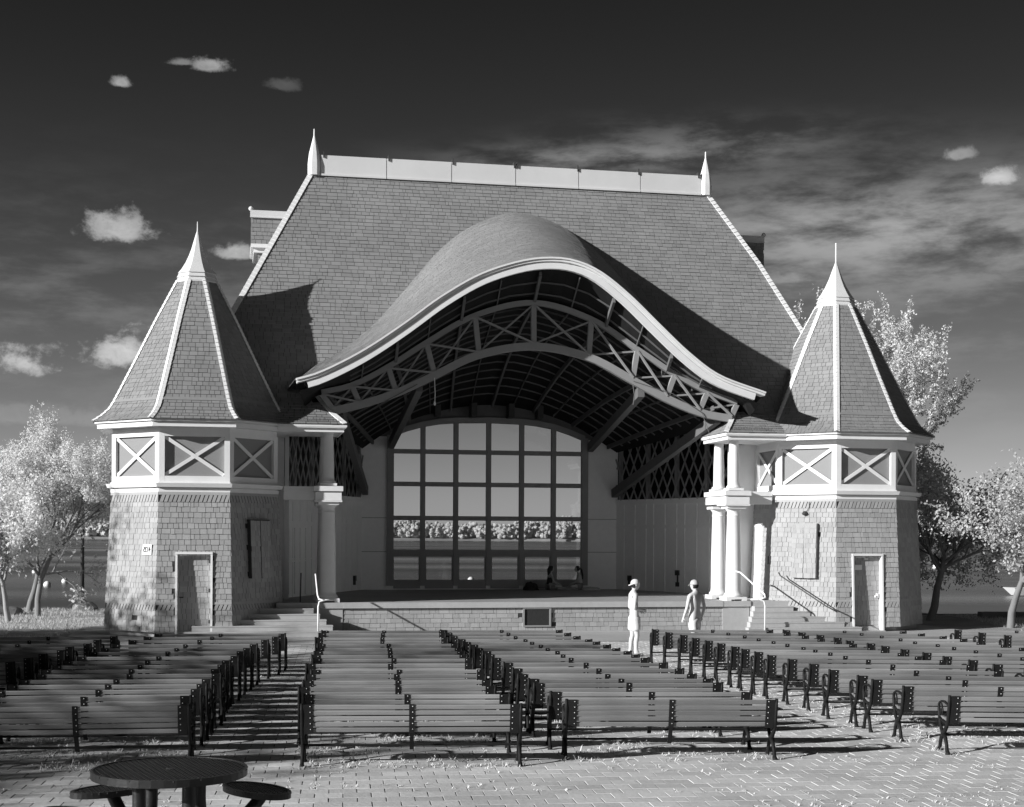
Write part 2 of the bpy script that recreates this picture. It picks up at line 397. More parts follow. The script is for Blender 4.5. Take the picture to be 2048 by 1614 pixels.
for x, z in backL[::-1][1:]:
    y = (z - CREASE_Z) / T_ + CREASE_Y; cx = .02 + .11 * y; backR.append((2 * cx - x, z))
backR = [(.40, 13.11)] + backR
back3 = [roofpt(x, z) for x, z in backL] + [roofpt(x, z) for x, z in backR[1:]]
bL = lambda z: interp(backL, z, 1, 0); bR = lambda z: interp(backR[::-1], z, 1, 0)
def notch(u, v):                                           # is the roof cut away here by the hood?
    z = CREASE_Z + v * T_ / sl
    if z < 7.0: return -6.25 < u < 6.7
    return z < 13.06 and bL(z) + (.42 if z > 7.6 else .1) < u < bR(z) - (.42 if z > 7.6 else .1)
# roof sheet under the shingles, front slope with the hood opening
m = MB(); levels = [6.60, 6.95, 7.13, 7.70, 7.99, 8.35, 9.15, 10.22, 11.52, 12.31, 12.86, 13.11]
for z0, z1 in zip(levels, levels[1:]):
    for h, b in ((hipL, bL), (hipR, bR)):
        q = 6.95
        m.add([roofpt(hx(h, z0), z0), roofpt(b(z0) if z0 >= q else (-6.3 if h is hipL else 6.75), z0), roofpt(b(z1), z1), roofpt(hx(h, z1), z1)], [(0, 1, 2, 3)])
m.add([roofpt(hx(hipL, 13.11), 13.11), roofpt(hx(hipR, 13.11), 13.11), roofpt(6.93, RZ), roofpt(-6.16, RZ)], [(0, 1, 2, 3)])
# back and side slopes
rb = 10.5
fl, fr_ = roofpt(-9.95, 6.6), roofpt(10.56, 6.6); bkl, bkr = Vector((-9.3, rb, 7.5)), Vector((9.9, rb, 7.5)); tl, trr = Vector((-6.16, RY, RZ)), Vector((6.93, RY, RZ))
m.add([fl, bkl, tl], [(0, 1, 2)]); m.add([fr_, bkr, trr], [(0, 1, 2)]); m.add([bkl, bkr, trr, tl], [(0, 1, 2, 3)])
roof = part('main_roof', m, M['underlay'])
sm = MB(); nrm = Vector((0, -T_, 1)).normalized(); up = Vector((0, 1, T_)).normalized()
Pm = lambda u, v, h: Vector((u, CREASE_Y, CREASE_Z)) + up * v + nrm * (h + .006)
Lr = (RZ - CREASE_Z) * sl / T_
zv = lambda v: CREASE_Z + v * T_ / sl
for vs, fs in shingle_rows(Pm, 0, Lr - .05, .142, lambda v: hx(hipL, zv(v)), lambda v: hx(hipR, zv(v)), (.13, .36), .022, .011, notch): sm.add(vs, fs)
# flared skirt between crease and eave, left and right of the stage opening
fdir = Vector((0, CREASE_Y - EAVE_Y, CREASE_Z - EAVE_Z)); fl_len = fdir.length; fd = fdir.normalized(); fn = Vector((0, -fd.z, fd.y))
for (a0, a1, b0, b1) in ((-9.4, -9.4, -5.45, -6.05), (5.92, 6.52, 9.9, 9.9)):
    Pf = lambda u, v, h: Vector((u, EAVE_Y, EAVE_Z)) + fd * v + fn * (h + .006 + .05 * math.sin(math.pi * min(1, v / fl_len)) * -1)
    ua = lambda v, a0=a0, a1=a1: a0 + (a1 - a0) * v / fl_len; ub = lambda v, b0=b0, b1=b1: b0 + (b1 - b0) * v / fl_len
    for vs, fs in shingle_rows(Pf, 0, fl_len, .142, ua, ub, (.15, .36), .026, .015): sm.add(vs, fs)
    mm = MB(); mm.add([(a0, EAVE_Y, EAVE_Z - .05), (b0, EAVE_Y, EAVE_Z - .05), (b1, CREASE_Y, CREASE_Z - .05), (a1, CREASE_Y, CREASE_Z - .05)], [(0, 1, 2, 3)])
    part('roof_skirt', mm, M['underlay'])
# hipped returns of the skirt towards the stage opening
for sgn, xe, xc, xt in ((-1, -5.42, -6.02, -6.45), (1, 5.88, 6.48, 6.85)):
    mm = MB(); ye = 2.0
    A, B_, C_, D = Vector((xe, EAVE_Y, EAVE_Z)), Vector((xc, CREASE_Y, CREASE_Z)), Vector((xt, 1.05, 7.15)), Vector((xe, ye, EAVE_Z))
    E_ = Vector((xc, ye, CREASE_Z)); F_ = Vector((xt, ye, 7.15))
    dn = Vector((0, 0, -.03))
    mm.add([p + dn for p in (A, B_, E_, D)], [(0, 1, 2, 3)]); mm.add([p + dn for p in (B_, C_, F_, E_)], [(0, 1, 2, 3)])
    part('roof_skirt', mm, M['underlay'])
    for (p0, p1, q0, q1) in ((A, D, B_, E_), (B_, E_, C_, F_)):
        du = (p1 - p0); lu = du.length; dv = (q0 - p0); lv = Vector((dv.x, 0, dv.z)).length
        n2_ = Vector((-sgn * abs(dv.z), 0, abs(dv.x))).normalized(); shy = dv.y
        Pq = lambda u, v, h, p0=p0, du=du, dv=dv, lu=lu, lv=lv, n2_=n2_: p0 + Vector((0, u, 0)) + Vector((dv.x, 0, dv.z)) * (v / lv) + n2_ * (h + .004)
        for vs, fs in shingle_rows(Pq, 0, lv, .142, lambda v, s=shy, lv=lv: s * v / lv, lambda v, lu=lu: lu, (.13, .3), .02, .008): sm.add(vs, fs)
    tr_ = MB(); pts = [A + Vector((0, 0, .03)), A.lerp(B_, .5) + Vector((0, 0, -.01)), B_ + Vector((0, 0, .03)), C_ + Vector((0, -.03, .04))]
    for a, b in zip(pts, pts[1:]): tr_.beam(a, b, .14, .03, fn)
    part('hip_trim', tr_, M['white'])
# back curtain of shingles on the left and right slopes
def tri_shingles(p0, p1, apex0, apex1):                     # trapezoid p0-p1 (eave) to apex0-apex1
    U = (p1 - p0).normalized(); Wd = (apex0 - p0); V = (Wd - U * Wd.dot(U)).normalized(); n_ = U.cross(V); L_ = (apex0 - p0).dot(V)
    if n_.z < 0: n_ = -n_
    a0 = 0.; a1 = (apex0 - p0).dot(U); b0 = (p1 - p0).dot(U); b1 = (apex1 - p0).dot(U)
    Pt = lambda u, v, h: p0 + U * u + V * v + n_ * (h + .004)
    for vs, fs in shingle_rows(Pt, 0, L_ - .03, .2, lambda v: a0 + (a1 - a0) * v / L_, lambda v: b0 + (b1 - b0) * v / L_, (.2, .45), .02, .008): sm.add(vs, fs)
tri_shingles(bkl, fl, tl, tl + Vector((0, -.01, 0))); tri_shingles(fr_, bkr, trr, trr + Vector((0, .01, 0)))
part('roof_shingles', sm, M['roof_shingle'], kind='stuff')
# white stepped hip trims
for h, s in ((hipL, -1), (hipR, 1)):
    tr_ = MB(); v = .0
    while v < Lr - .02:
        z0, z1 = zv(v), zv(min(v + .142, Lr)); p = roofpt(hx(h, z0), z0) + nrm * .05 + Vector((-s * .05, 0, 0)); q = roofpt(hx(h, z1), z1) + nrm * .032 + Vector((-s * .05, 0, 0))
        tr_.beam(p, q, .15, .02, nrm); tr_.beam(p + Vector((s * .09, .07, -.03)), q + Vector((s * .09, .07, -.03)), .13, .02, Vector((s, 0, .4))); v += .142
    part('hip_trim', tr_, M['white'])
# ridge board in six panels with clips, and the pointed ridge finials
x0, x1 = -5.85, 6.68
for k in range(6):
    a = x0 + (x1 - x0) * k / 6 + .012; b = x0 + (x1 - x0) * (k + 1) / 6 - .012
    mm = MB(); mm.box(a, b, RY - .10, RY + .08, RZ - .08, RZ + .56); mm.box(a, b, RY - .14, RY - .101, RZ - .09, RZ - .03)
    part('ridge_panel', mm, M['metal_cap'])
mm = MB()
for k in range(7):
    x = x0 + .1 + (x1 - x0 - .2) * k / 6
    for dx in ((-.05, .05) if k == 3 else (0,)): mm.box(x + dx - .015, x + dx + .015, RY - .14, RY + .10, RZ + .48, RZ + .67)
part('ridge_clips', mm, M['dark_metal'])
for x in (-6.04, 6.86):
    mm = MB(); mm.lathe([(.21, -.08), (.21, .30), (.17, .62), (.07, 1.0), (.025, 1.18), (.02, 1.38), (.004, 1.40)], (x, RY, RZ), 8, R(22.5))
    part('ridge_finial', mm, M['white'])
# side dormers showing past the hips
for s, xa, xb, z_top, nm in ((-1, -7.98, -6.2, 13.04, 0), (1, 9.12, 7.8, 12.97, 1)):
    lo = 10.7; mm = MB(); yb0, yb1 = 5.2, 7.2; sx_ = -1 if s < 0 else 1
    xo = xa; xi = xb; X0, X1 = min(xo, xi), max(xo, xi)
    mm.box(X0 + (.02 if s < 0 else 0), X1 - (.02 if s > 0 else 0), yb0 + .02, yb1, 11.98, z_top - .2)
    mm.box(X0 + (.22 if s < 0 else 0), X1 - (.22 if s > 0 else 0), yb0 + .22, yb1 - .2, lo, 11.98)
    dr = part('dormer', mm, M['underlay'])
    s2 = MB()
    Pd = lambda u, v, h, X0=X0, yb0=yb0: Vector((X0 + u, yb0 + .02 - h, 12.0 + v))
    for vs, fs in shingle_rows(Pd, 0, z_top - 12.2, .13, lambda v: 0, lambda v, w=X1 - X0: w, (.12, .3), .02, .008): s2.add(vs, fs)
    Pd = lambda u, v, h, X0=X0, yb0=yb0, o=(.22 if s < 0 else 0): Vector((X0 + o + u, yb0 + .22 - h, lo + v))
    for vs, fs in shingle_rows(Pd, 0, 1.1, .13, lambda v: 0, lambda v, w=X1 - X0 - .22: w, (.12, .3), .02, .008): s2.add(vs, fs)
    s2.build('dormer_shingles', M['roof_shingle'], dr, kind='stuff')
    c_ = MB(); c_.box(X0 - .02, X1, yb0 - .02, yb0 + .2, z_top - .2, z_top); c_.box(X0 - .03, X1, yb0 - .05, yb0 + .02, z_top - .235, z_top - .205)
    c_.build('ridge_cap', M['metal_cap'], dr)
    c_ = MB(); c_.box(X0, X1, yb0 - .03, yb1, 11.86, 11.98); c_.box(X0 + (.09 if s < 0 else 0), X1 - (.09 if s > 0 else 0), yb0 + .07, yb1, 11.72, 11.858)
    c_.build('cornice', M['white'], dr)
    c_ = MB(); xx = X0 if s < 0 else X1; c_.lathe([(.01, -.08), (.06, -.05), (.08, 0), (.06, .05), (.01, .08)], (xx + .0, yb0 + .05, z_top + .05), 10)
    c_.build('ball', M['metal_cap'], dr, smooth=True)

# ---- the waved hood
HY = -1.2
fr_pts = [(-6.84,7.07),(-6.18,7.29),(-5.09,7.87),(-3.98,8.63),(-2.87,9.47),(-1.74,10.15),(-.59,10.56),(.30,10.69),(1.05,10.62),(1.78,10.32),(2.63,9.69),(3.53,8.87),(4.43,8.08),(5.35,7.47),(6.73,7.02)]
front = smooth_pts([(x, HY, z) for x, z in fr_pts], 6); NF = 61
front = resample(front, NF)
fx0, fx1 = front[0].x, front[-1].x
bk = smooth_pts([tuple(p) for p in back3], 6)
# match back points to front points by share of the width
bx0, bx1 = bk[0].x, bk[-1].x
backc = []
for p in front:
    t = (p.x - fx0) / (fx1 - fx0); c0 = (fx0 + fx1) / 2; xx = bx0 + (bx1 - bx0) * t
    q = None
    for a, b in zip(bk, bk[1:]):
        if a.x <= xx <= b.x: q = a.lerp(b, (xx - a.x) / max(1e-6, b.x - a.x)); break
    backc.append(q or (bk[0] if xx < bx0 + .1 else bk[-1]))
def hood_pt(s, v):                                          # s in 0..NF-1 along the wave, v 0 front .. 1 back
    s = max(0, min(NF - 1.0001, s)); i = int(s); t = s - i
    a = front[i].lerp(front[i+1], t); b = backc[i].lerp(backc[i+1], t)
    p = a.lerp(b, v); tt = (a.x - fx0) / (fx1 - fx0); bell = math.sin(math.pi * tt) ** 2
    p.z += -.35 * bell * math.sin(math.pi * v) * (1 - v) + .10 * bell * math.sin(math.pi * v)
    return p
def hood_n(s, v):
    a = hood_pt(s + .3, v) - hood_pt(s - .3, v); b = hood_pt(s, min(1, v + .03)) - hood_pt(s, max(0, v - .03)); n_ = a.cross(b).normalized()
    return n_ if n_.z > 0 else -n_
mm = MB(); KV = 36
mm.add([hood_pt(i, j / KV) - Vector((0, 0, .05)) for j in range(KV + 1) for i in range(NF)], [(j*NF+i, j*NF+i+1, (j+1)*NF+i+1, (j+1)*NF+i) for j in range(KV) for i in range(NF-1)])
hood = part('hood', mm, M['underlay'])
farc = [0]
for a, b in zip(front, front[1:]): farc.append(farc[-1] + (b - a).length)
def s_of(u):
    u = max(0, min(farc[-1], u))
    for i in range(NF - 1):
        if farc[i+1] >= u: return i + (u - farc[i]) / (farc[i+1] - farc[i])
    return NF - 1
hs = MB(); NR = 52
ltot = 6.9
Ph = lambda u, v, h: hood_pt(s_of(u), min(1, max(-.01, v / ltot))) + hood_n(s_of(u), min(.999, max(0, v / ltot))) * (h + .005)
for vs, fs in shingle_rows(Ph, 0, ltot, ltot / NR, lambda v: 0, lambda v: farc[-1], (.14, .30), .007, .007): hs.add(vs, fs)
hs.build('hood_shingles', M['roof_shingle'], hood, kind='stuff')
def sweep(path, sec):                                       # section points are (y, z) offsets, z measured across the curve
    vs = []; k = len(sec); n_ = len(path)
    for i, p in enumerate(path):
        d = (path[min(i+1, n_-1)] - path[max(i-1, 0)]); d = Vector((d.x, 0, d.z)).normalized(); w_ = Vector((-d.z, 0, d.x))
        if w_.z < 0: w_ = -w_
        for (yy, zz) in sec: vs.append(p + Vector((0, yy, 0)) + w_ * zz)
    o = MB(); fs = [(i*k+j, i*k+(j+1) % k, (i+1)*k+(j+1) % k, (i+1)*k+j) for i in range(n_-1) for j in range(k)]
    fs += [tuple(range(k)), tuple((n_-1)*k + j for j in range(k-1, -1, -1))]; o.add(vs, fs); return o
sweep(front, [(-.10, -.005), (.3, -.005), (.3, -.055), (-.10, -.055)]).build('edge_moulding', M['white'], hood)
sweep(front, [(-.065, -.065), (.3, -.065), (.3, -.125), (-.065, -.125)]).build('edge_moulding', M['white'], hood)
sweep(front[1:-1], [(0, -.128), (.3, -.128), (.3, -.16), (0, -.16)]).build('edge_moulding', M['white'], hood)
sweep(front[1:-1], [(-.03, -.165), (.12, -.165), (.12, -.33), (-.03, -.33)]).build('fascia_board', M['white'], hood)

# ---- ceiling shell with ribs and purlins
s0 = resample(smooth_pts([(p.x * .985, HY + .13, p.z - .33) for p in front[::4]], 4), 41)
tc_pts = [(-6.04,6.86),(-5.16,7.09),(-4.12,7.65),(-3.02,8.38),(-1.60,9.21),(.14,9.64),(1.89,9.21),(3.30,8.36),(4.46,7.66),(5.48,7.16),(6.43,6.85)]
bc_pts = [(-5.73,6.33),(-4.97,6.52),(-3.92,6.88),(-2.80,7.42),(-1.49,8.06),(.15,8.36),(1.82,8.08),(3.17,7.43),(4.23,6.91),(5.26,6.52),(6.26,6.35)]
s1 = resample(smooth_pts([(-6.5, .55, 6.45)] + [(x, .55, z + .10) for x, z in tc_pts] + [(6.9, .55, 6.45)], 4), 41)
s2_ = resample(smooth_pts([(-4.0, 10, 5.85), (-3.3, 10, 6.35), (-2.4, 10, 6.85), (-1, 10, 7.3), (.6, 10, 7.5), (2.2, 10, 7.3), (3.6, 10, 6.85), (4.5, 10, 6.35), (5.3, 10, 5.85)], 4), 41)
s0x = s0
def ceil_pt(i, v):                                          # v 0 hood edge, 1 at truss, 2 back wall
    if v <= 1: return s0x[i].lerp(s1[i], v)
    t = v - 1; p = s1[i].lerp(s2_[i], t); p.z += .35 * math.sin(math.pi * t) * math.sin(math.pi * i / 40); return p
mm = MB(); vv = [0, .5, 1, 1.2, 1.4, 1.6, 1.8, 2.02]
mm.add([ceil_pt(i, v) for v in vv for i in range(41)], [(j*41+i, j*41+i+1, (j+1)*41+i+1, (j+1)*41+i) for j in range(len(vv)-1) for i in range(40)])
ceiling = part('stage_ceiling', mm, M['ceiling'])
for i in range(2, 40, 3):
    big = i % 2 == 0; rb_ = MB(); pts = [ceil_pt(i, v) - Vector((0, 0, .10 if big else .05)) for v in ((0.02, .5, 1, 1.2, 1.4, 1.6, 1.8, 1.98) if 4 < i < 37 else (1.08, 1.2, 1.4, 1.6, 1.8, 1.98))]
    for a, b in zip(pts, pts[1:]): rb_.beam(a, b, .075 if big else .03, .15 if big else .06)
    rb_.build('rib', M['rib'], ceiling)
for v in [.36, .72] + [1.08 + .068 * k for k in range(13)]:
    pu = MB(); pts = [ceil_pt(i, v) - Vector((0, 0, .03)) for i in (range(4, 37, 2) if v < 1 else range(1, 40, 2))]
    for a, b in zip(pts, pts[1:]): pu.beam(a, b, .03, .045)
    pu.build('purlin', M['rib'], ceiling)
# big truss across the stage opening: chords, posts, crossed braces
tr_o = thing('truss', '', ''); tr_o.parent = shell
for k in ('label', 'category'): del tr_o[k]
def chord(pts, h, name):
    p = resample(smooth_pts([(x, .4, z) for x, z in pts], 6), 49)
    sweep(p, [(-.09, h / 2), (.09, h / 2), (.09, -h / 2), (-.09, -h / 2)]).build(name, M['truss'], tr_o)
chord(tc_pts, .15, 'top_chord'); chord(bc_pts, .22, 'bottom_chord')
for i, (a, b) in enumerate(zip(tc_pts, bc_pts)):
    mm = MB(); mm.beam((a[0], .4, a[1] - .06), (b[0], .4, b[1] + .08), .15, .13, (0, 1, 0)); mm.build('post', M['truss'], tr_o)
for i in range(10):
    (ax, az_), (bx, bz) = tc_pts[i], bc_pts[i+1]; mm = MB(); mm.beam((ax, .34, az_ - .05), (bx, .34, bz + .08), .05, .10, (0, 1, 0)); mm.build('brace', M['truss'], tr_o)
    (ax, az_), (bx, bz) = tc_pts[i+1], bc_pts[i]; mm = MB(); mm.beam((ax, .46, az_ - .05), (bx, .46, bz + .08), .05, .10, (0, 1, 0)); mm.build('brace', M['truss'], tr_o)
# long sloping beams from the back wall to the truss
for a, b, nm in (((4.25, 9.8, 6.0), (3.5, .62, 7.12), 1), ((5.15, 9.8, 4.35), (5.9, .62, 6.38), 1), ((-3.0, 9.8, 6.0), (-3.2, .62, 7.12), 0), ((-3.9, 9.8, 4.35), (-5.5, .62, 6.38), 0)):
    mm = MB(); mm.beam(a, b, .2, .30); part('side_beam', mm, M['rib'])  # dark tone puts the hood's shade into the beam colour
# dark brackets hanging above the window
for x in (-2.6, -1.4, -.1, 1.25, 2.3, 3.6):
    mm = MB(); mm.box(x - .1, x + .1, 9.3, 9.85, 7.0, 7.5); part('bracket', mm, M['dark_metal'])
# hanging cable and lamp cord under the truss
mm = MB(); mm.tube([(-2.8, .3, 7.35), (-2.78, .3, 6.9), (-2.79, .3, 6.55)], .012, 5); mm.lathe([(.02, 0), (.035, .05), (.02, .12)], (-2.79, .3, 6.55), 8); part('hanging_cord', mm, M['white'])
mm = MB(); mm.tube([(-3.3, .3, 7.15), (-4.2, .3, 6.65), (-5.1, .25, 6.1)], .011, 5); mm.tube([(3.17, .3, 7.4), (4.4, .28, 7.05), (5.3, .28, 6.5), (5.5, .2, 5.9)], .011, 5)
mm.tube([(3.15, .3, 7.3), (3.2, .3, 7.0), (3.16, .3, 6.7)], .014, 5); part('cable', mm, M['rib'])

# ---- stage floor, back wall with the arched lake window, splayed side walls
FZ = .86
mm = MB(); mm.prism([(-5.42, .12), (5.92, .12), (6.72, .12), (6.72, 1.0), (8.5, 1.5), (8.5, 3.5), (5.35, 10.3), (-4.1, 10.3), (-7.3, 3.1), (-7.3, 1.0), (-5.42, .9)], .70, FZ)
part('stage_floor', mm, M['floor'])
wx = [-3.0, -1.84, -.65, .54, 1.75, 2.93, 4.09]; wz = [1.15, 2.12, 2.28, 3.41, 4.62, 5.78]
arch = [(-3.0,6.30),(-2.4,6.55),(-1.85,6.71),(-1.25,6.82),(-.65,6.87),(.54,6.90),(1.75,6.87),(2.3,6.82),(2.93,6.71),(3.5,6.53),(4.09,6.30)]
BY = 10.0
# back wall around the window
mm = MB(); mm.box(-4.05, -3.12, BY, BY + .18, FZ, 6.3); mm.box(4.21, 5.35, BY, BY + .18, FZ, 6.3); mm.box(-3.12, 4.21, BY, BY + .18, FZ, 1.02)
part('back_wall', mm, M['inner_white'])
mm = MB(); top = [(-4.6, 6.3), (-4.6, 8.2), (5.9, 8.2), (5.9, 6.3), (4.21, 6.3)] + [(x, z + .1) for x, z in arch[::-1]] + [(-3.12, 6.3)]
for (a, b) in zip(arch, arch[1:]): mm.hexa([(a[0], BY, a[1]+.1), (b[0], BY, b[1]+.1), (b[0], BY+.18, b[1]+.1), (a[0], BY+.18, a[1]+.1), (a[0], BY, 8.2), (b[0], BY, 8.2), (b[0], BY+.18, 8.2), (a[0], BY+.18, 8.2)])
mm.box(-4.6, -3.0, BY, BY + .18, 6.301, 8.2); mm.box(4.09, 5.9, BY, BY + .18, 6.301, 8.2)
part('back_gable', mm, M['rib'])
for x in (-3.78, 5.2): pass
mm = MB()
for z in (2.2, 3.4): mm.box(-4.05, -3.13, BY - .012, BY - .001, z, z + .02); mm.box(4.22, 5.3, BY - .012, BY - .001, z, z + .02)
part('panel_joints', mm, M['window_frame'])
win = thing('window', '', ''); win.parent = shell
for k in ('label', 'category'): del win[k]
for x in wx:
    zt = interp(arch, x) + .05; mm = MB(); w = .085 if x not in (wx[0], wx[-1]) else .12; mm.box(x - w, x + w, BY - .09, BY + .09, 1.0, zt); mm.build('mullion', M['window_frame'], win)
for z, h in ((1.02, .12), (2.14, .05), (2.24, .05), (3.41, .08), (4.62, .08), (5.78, .08)):
    for a, b in zip(wx, wx[1:]):
        mm = MB(); mm.box(a + .087 + (.035 if a == wx[0] else 0), b - .087 - (.035 if b == wx[-1] else 0), BY - .07, BY + .07, z - h, z + h if z > 1.1 else z + h); mm.build('transom', M['window_frame'], win)
mm = MB()
for a, b in zip(arch, arch[1:]): mm.hexa([(a[0], BY-.1, a[1]-.06), (b[0], BY-.1, b[1]-.06), (b[0], BY+.1, b[1]-.06), (a[0], BY+.1, a[1]-.06), (a[0], BY-.1, a[1]+.14), (b[0], BY-.1, b[1]+.14), (b[0], BY+.1, b[1]+.14), (a[0], BY+.1, a[1]+.14)])
mm.build('arch_frame', M['window_frame'], win)
rows = [(1.14, 2.09), (2.29, 3.33), (3.49, 4.54), (4.70, 5.70), (5.86, 6.9)]
for r_, (z0, z1) in enumerate(rows):
    for a, b in zip(wx, wx[1:]):
        mm = MB(); A, B_ = a + .08, b - .08
        if r_ == 4:
            pz = [(x, min(interp(arch, x), 7)) for x in (B_, (2*B_+A)/3, (B_+2*A)/3, A)]
            mm.add([(A, BY, z0), (B_, BY, z0)] + [(x, BY, z) for x, z in pz], [(0, 1, 2, 3, 4, 5)])
        else: mm.add([(A, BY, z0), (B_, BY, z0), (B_, BY, z1), (A, BY, z1)], [(0, 1, 2, 3)])
        mm.build('pane', M['glass'], win)
        if r_ == 0:
            mm = MB(); w = .055
            mm.box(A, B_, BY-.05, BY+.04, z0, z0+w+.02); mm.box(A, B_, BY-.05, BY+.04, z1-w, z1); mm.box(A, A+w, BY-.05, BY+.04, z0+w+.02, z1-w); mm.box(B_-w, B_, BY-.05, BY+.04, z0+w+.02, z1-w)
            mm.box((A+B_)/2-.05, (A+B_)/2+.05, BY-.09, BY-.052, z0+.02, z0+.07); mm.build('sash', M['window_frame'], win)
# splayed side walls: boards with battens below, lattice above
def side_wall(p0, p1, ztop, inner):
    p0 = Vector((p0[0], p0[1], 0)); p1 = Vector((p1[0], p1[1], 0)); d = (p1 - p0); Lw = d.length; d.normalize(); n_ = Vector((d.y, -d.x, 0)) * inner
    at = lambda u, z, h: p0 + d * u + n_ * h + Vector((0, 0, z))
    def bx(mb, u0, u1, z0, z1, h0, h1): mb.hexa([at(u0,z0,h0), at(u1,z0,h0), at(u1,z0,h1), at(u0,z0,h1), at(u0,z1,h0), at(u1,z1,h0), at(u1,z1,h1), at(u0,z1,h1)])
    mm = MB(); bx(mm, 0, Lw, FZ, ztop, -.12, 0); w_o = part('stage_wall', mm, M['inner_white'])
    u = .0; k = 0
    mm = MB(); bx(mm, 0, Lw, ztop - .14, ztop + .04, 0, .05); mm.build('cap_rail', M['inner_white'], w_o)
    mm = MB(); bx(mm, 0, Lw, 3.08, 3.20, 0, .025); mm.build('rail', M['inner_white'], w_o)
    mm = MB(); bx(mm, 0, Lw, 2.02, 2.06, 0, .02); mm.build('rail', M['inner_white'], w_o)
    us = [];
    while u < Lw - .3:
        us.append(u); u += .62 if k % 3 else .42; k += 1
    for u in us[1:]:
        mm = MB(); bx(mm, u, u + .05, FZ, 3.07, 0, .018); bx(mm, u, u + .05, 3.21, ztop - .15, 0, .018); mm.build('batten', M['inner_white'], w_o)
    for u, z in ((Lw * .45, 1.45), (Lw * .1, 1.2)):
        mm = MB(); bx(mm, u, u + .16, z, z + .18, 0, .08); bx(mm, u + .06, u + .1, FZ + .3, z, 0, .04); bx(mm, u + .01, u + .15, FZ + .2, FZ + .35, 0, .06); mm.build('outlet_box', M['dark_metal'], w_o)
    # lattice
    lat = thing('lattice', '', ''); lat.parent = shell
    for kk in ('label', 'category'): del lat[kk]
    ztl = lambda u: 6.9 - .95 * (u / Lw) if p1.y > p0.y else 5.95 + .95 * u / Lw
    H_ = 2.9; stp = .46; k = 0; strips = []
    for sg, h in ((1, .0), (-1, .035)):
        u0 = -H_ * .52
        while u0 < Lw + H_ * .52:
            a, b = (u0, ztop), (u0 + sg * H_ * .52, ztop + H_)
            # clip to 0..Lw and below the sloping ceiling
            ts = [t / 40 for t in range(41)]; ins = [t for t in ts if 0 <= a[0]+(b[0]-a[0])*t <= Lw and a[1]+(b[1]-a[1])*t < ztl(a[0]+(b[0]-a[0])*t)]
            if len(ins) > 1:
                q0, q1 = [(a[0]+(b[0]-a[0])*t, a[1]+(b[1]-a[1])*t) for t in (ins[0], ins[-1])]
                mm = MB(); mm.beam(at(q0[0], q0[1], h), at(q1[0], q1[1], h), .03, .055, n_.cross(Vector((0,0,1)))); mm.build('lattice_strip', M['window_frame'], lat)
            u0 += stp
    u = .1
    while u < Lw:
        mm = MB(); bx(mm, u, u + .12, ztop + .04, ztl(u), -.14, -.02); mm.build('stud', M['window_frame'], lat); u += 1.55
    mm = MB(); bx(mm, -3.0, Lw + .6, ztop - .4, 7.4, -1.3, -1.25); bx(mm, -.9, -.8, ztop - .4, 7.4, -1.25, .0); part('void_backing', mm, M['ceiling'])  # near-black sheets: shade of the hollow behind the lattice, put into colour
side_wall((5.3, 10.0), (8.25, 3.15), 4.08, 1)
side_wall((-4.0, 10.0), (-7.15, 2.85), 4.08, -1)

# ---- stage front: coping, shingled skirt wall, vent, column piers
mm = MB(); mm.box(-5.42, 5.88, -.06, .12, .70, FZ + .003); part('stage_coping', mm, M['concrete'])
mm = MB(); mm.box(-5.42, 5.88, .03, .2, -.02, .70); stw = part('stage_front', mm, M['underlay'])
s2 = MB(); Pw = lambda u, v, h: Vector((-5.42 + u, .03 - h, .02 + v))
nv = lambda u, v: 5.15 < u < 6.08 and v > .10
for vs, fs in shingle_rows(Pw, 0, .66, .132, lambda v: 0, lambda v: 11.3, (.14, .34), .018, .008, nv): s2.add(vs, fs)
s2.build('front_shingles', M['wall_shingle'], stw, kind='stuff')
mm = MB(); mm.box(-.22, .62, -.03, .03, .14, .18); mm.box(-.22, .62, -.03, .03, .655, .695); mm.box(-.22, -.17, -.03, .03, .18, .655); mm.box(.57, .62, -.03, .03, .18, .655); v_o = part('vent_frame', mm, M['window_frame'])
mm = MB(); mm.box(-.17, .57, .0, .02, .18, .655); mm.build('vent_grille', M['vent'], v_o)
mm = MB(); mm.box(-5.6, 5.9, -.35, .03, -.05, .012); part('kerb', mm, M['concrete'])
for x in (6.30, -5.86):
    mm = MB(); mm.box(x - .42, x + .42, .0, .9, -.05, .70); part('pier', mm, M['concrete'])
    mm = MB(); mm.box(x - .45, x + .45, -.05, .93, .701, FZ + .002); part('pier_cap', mm, M['concrete'])
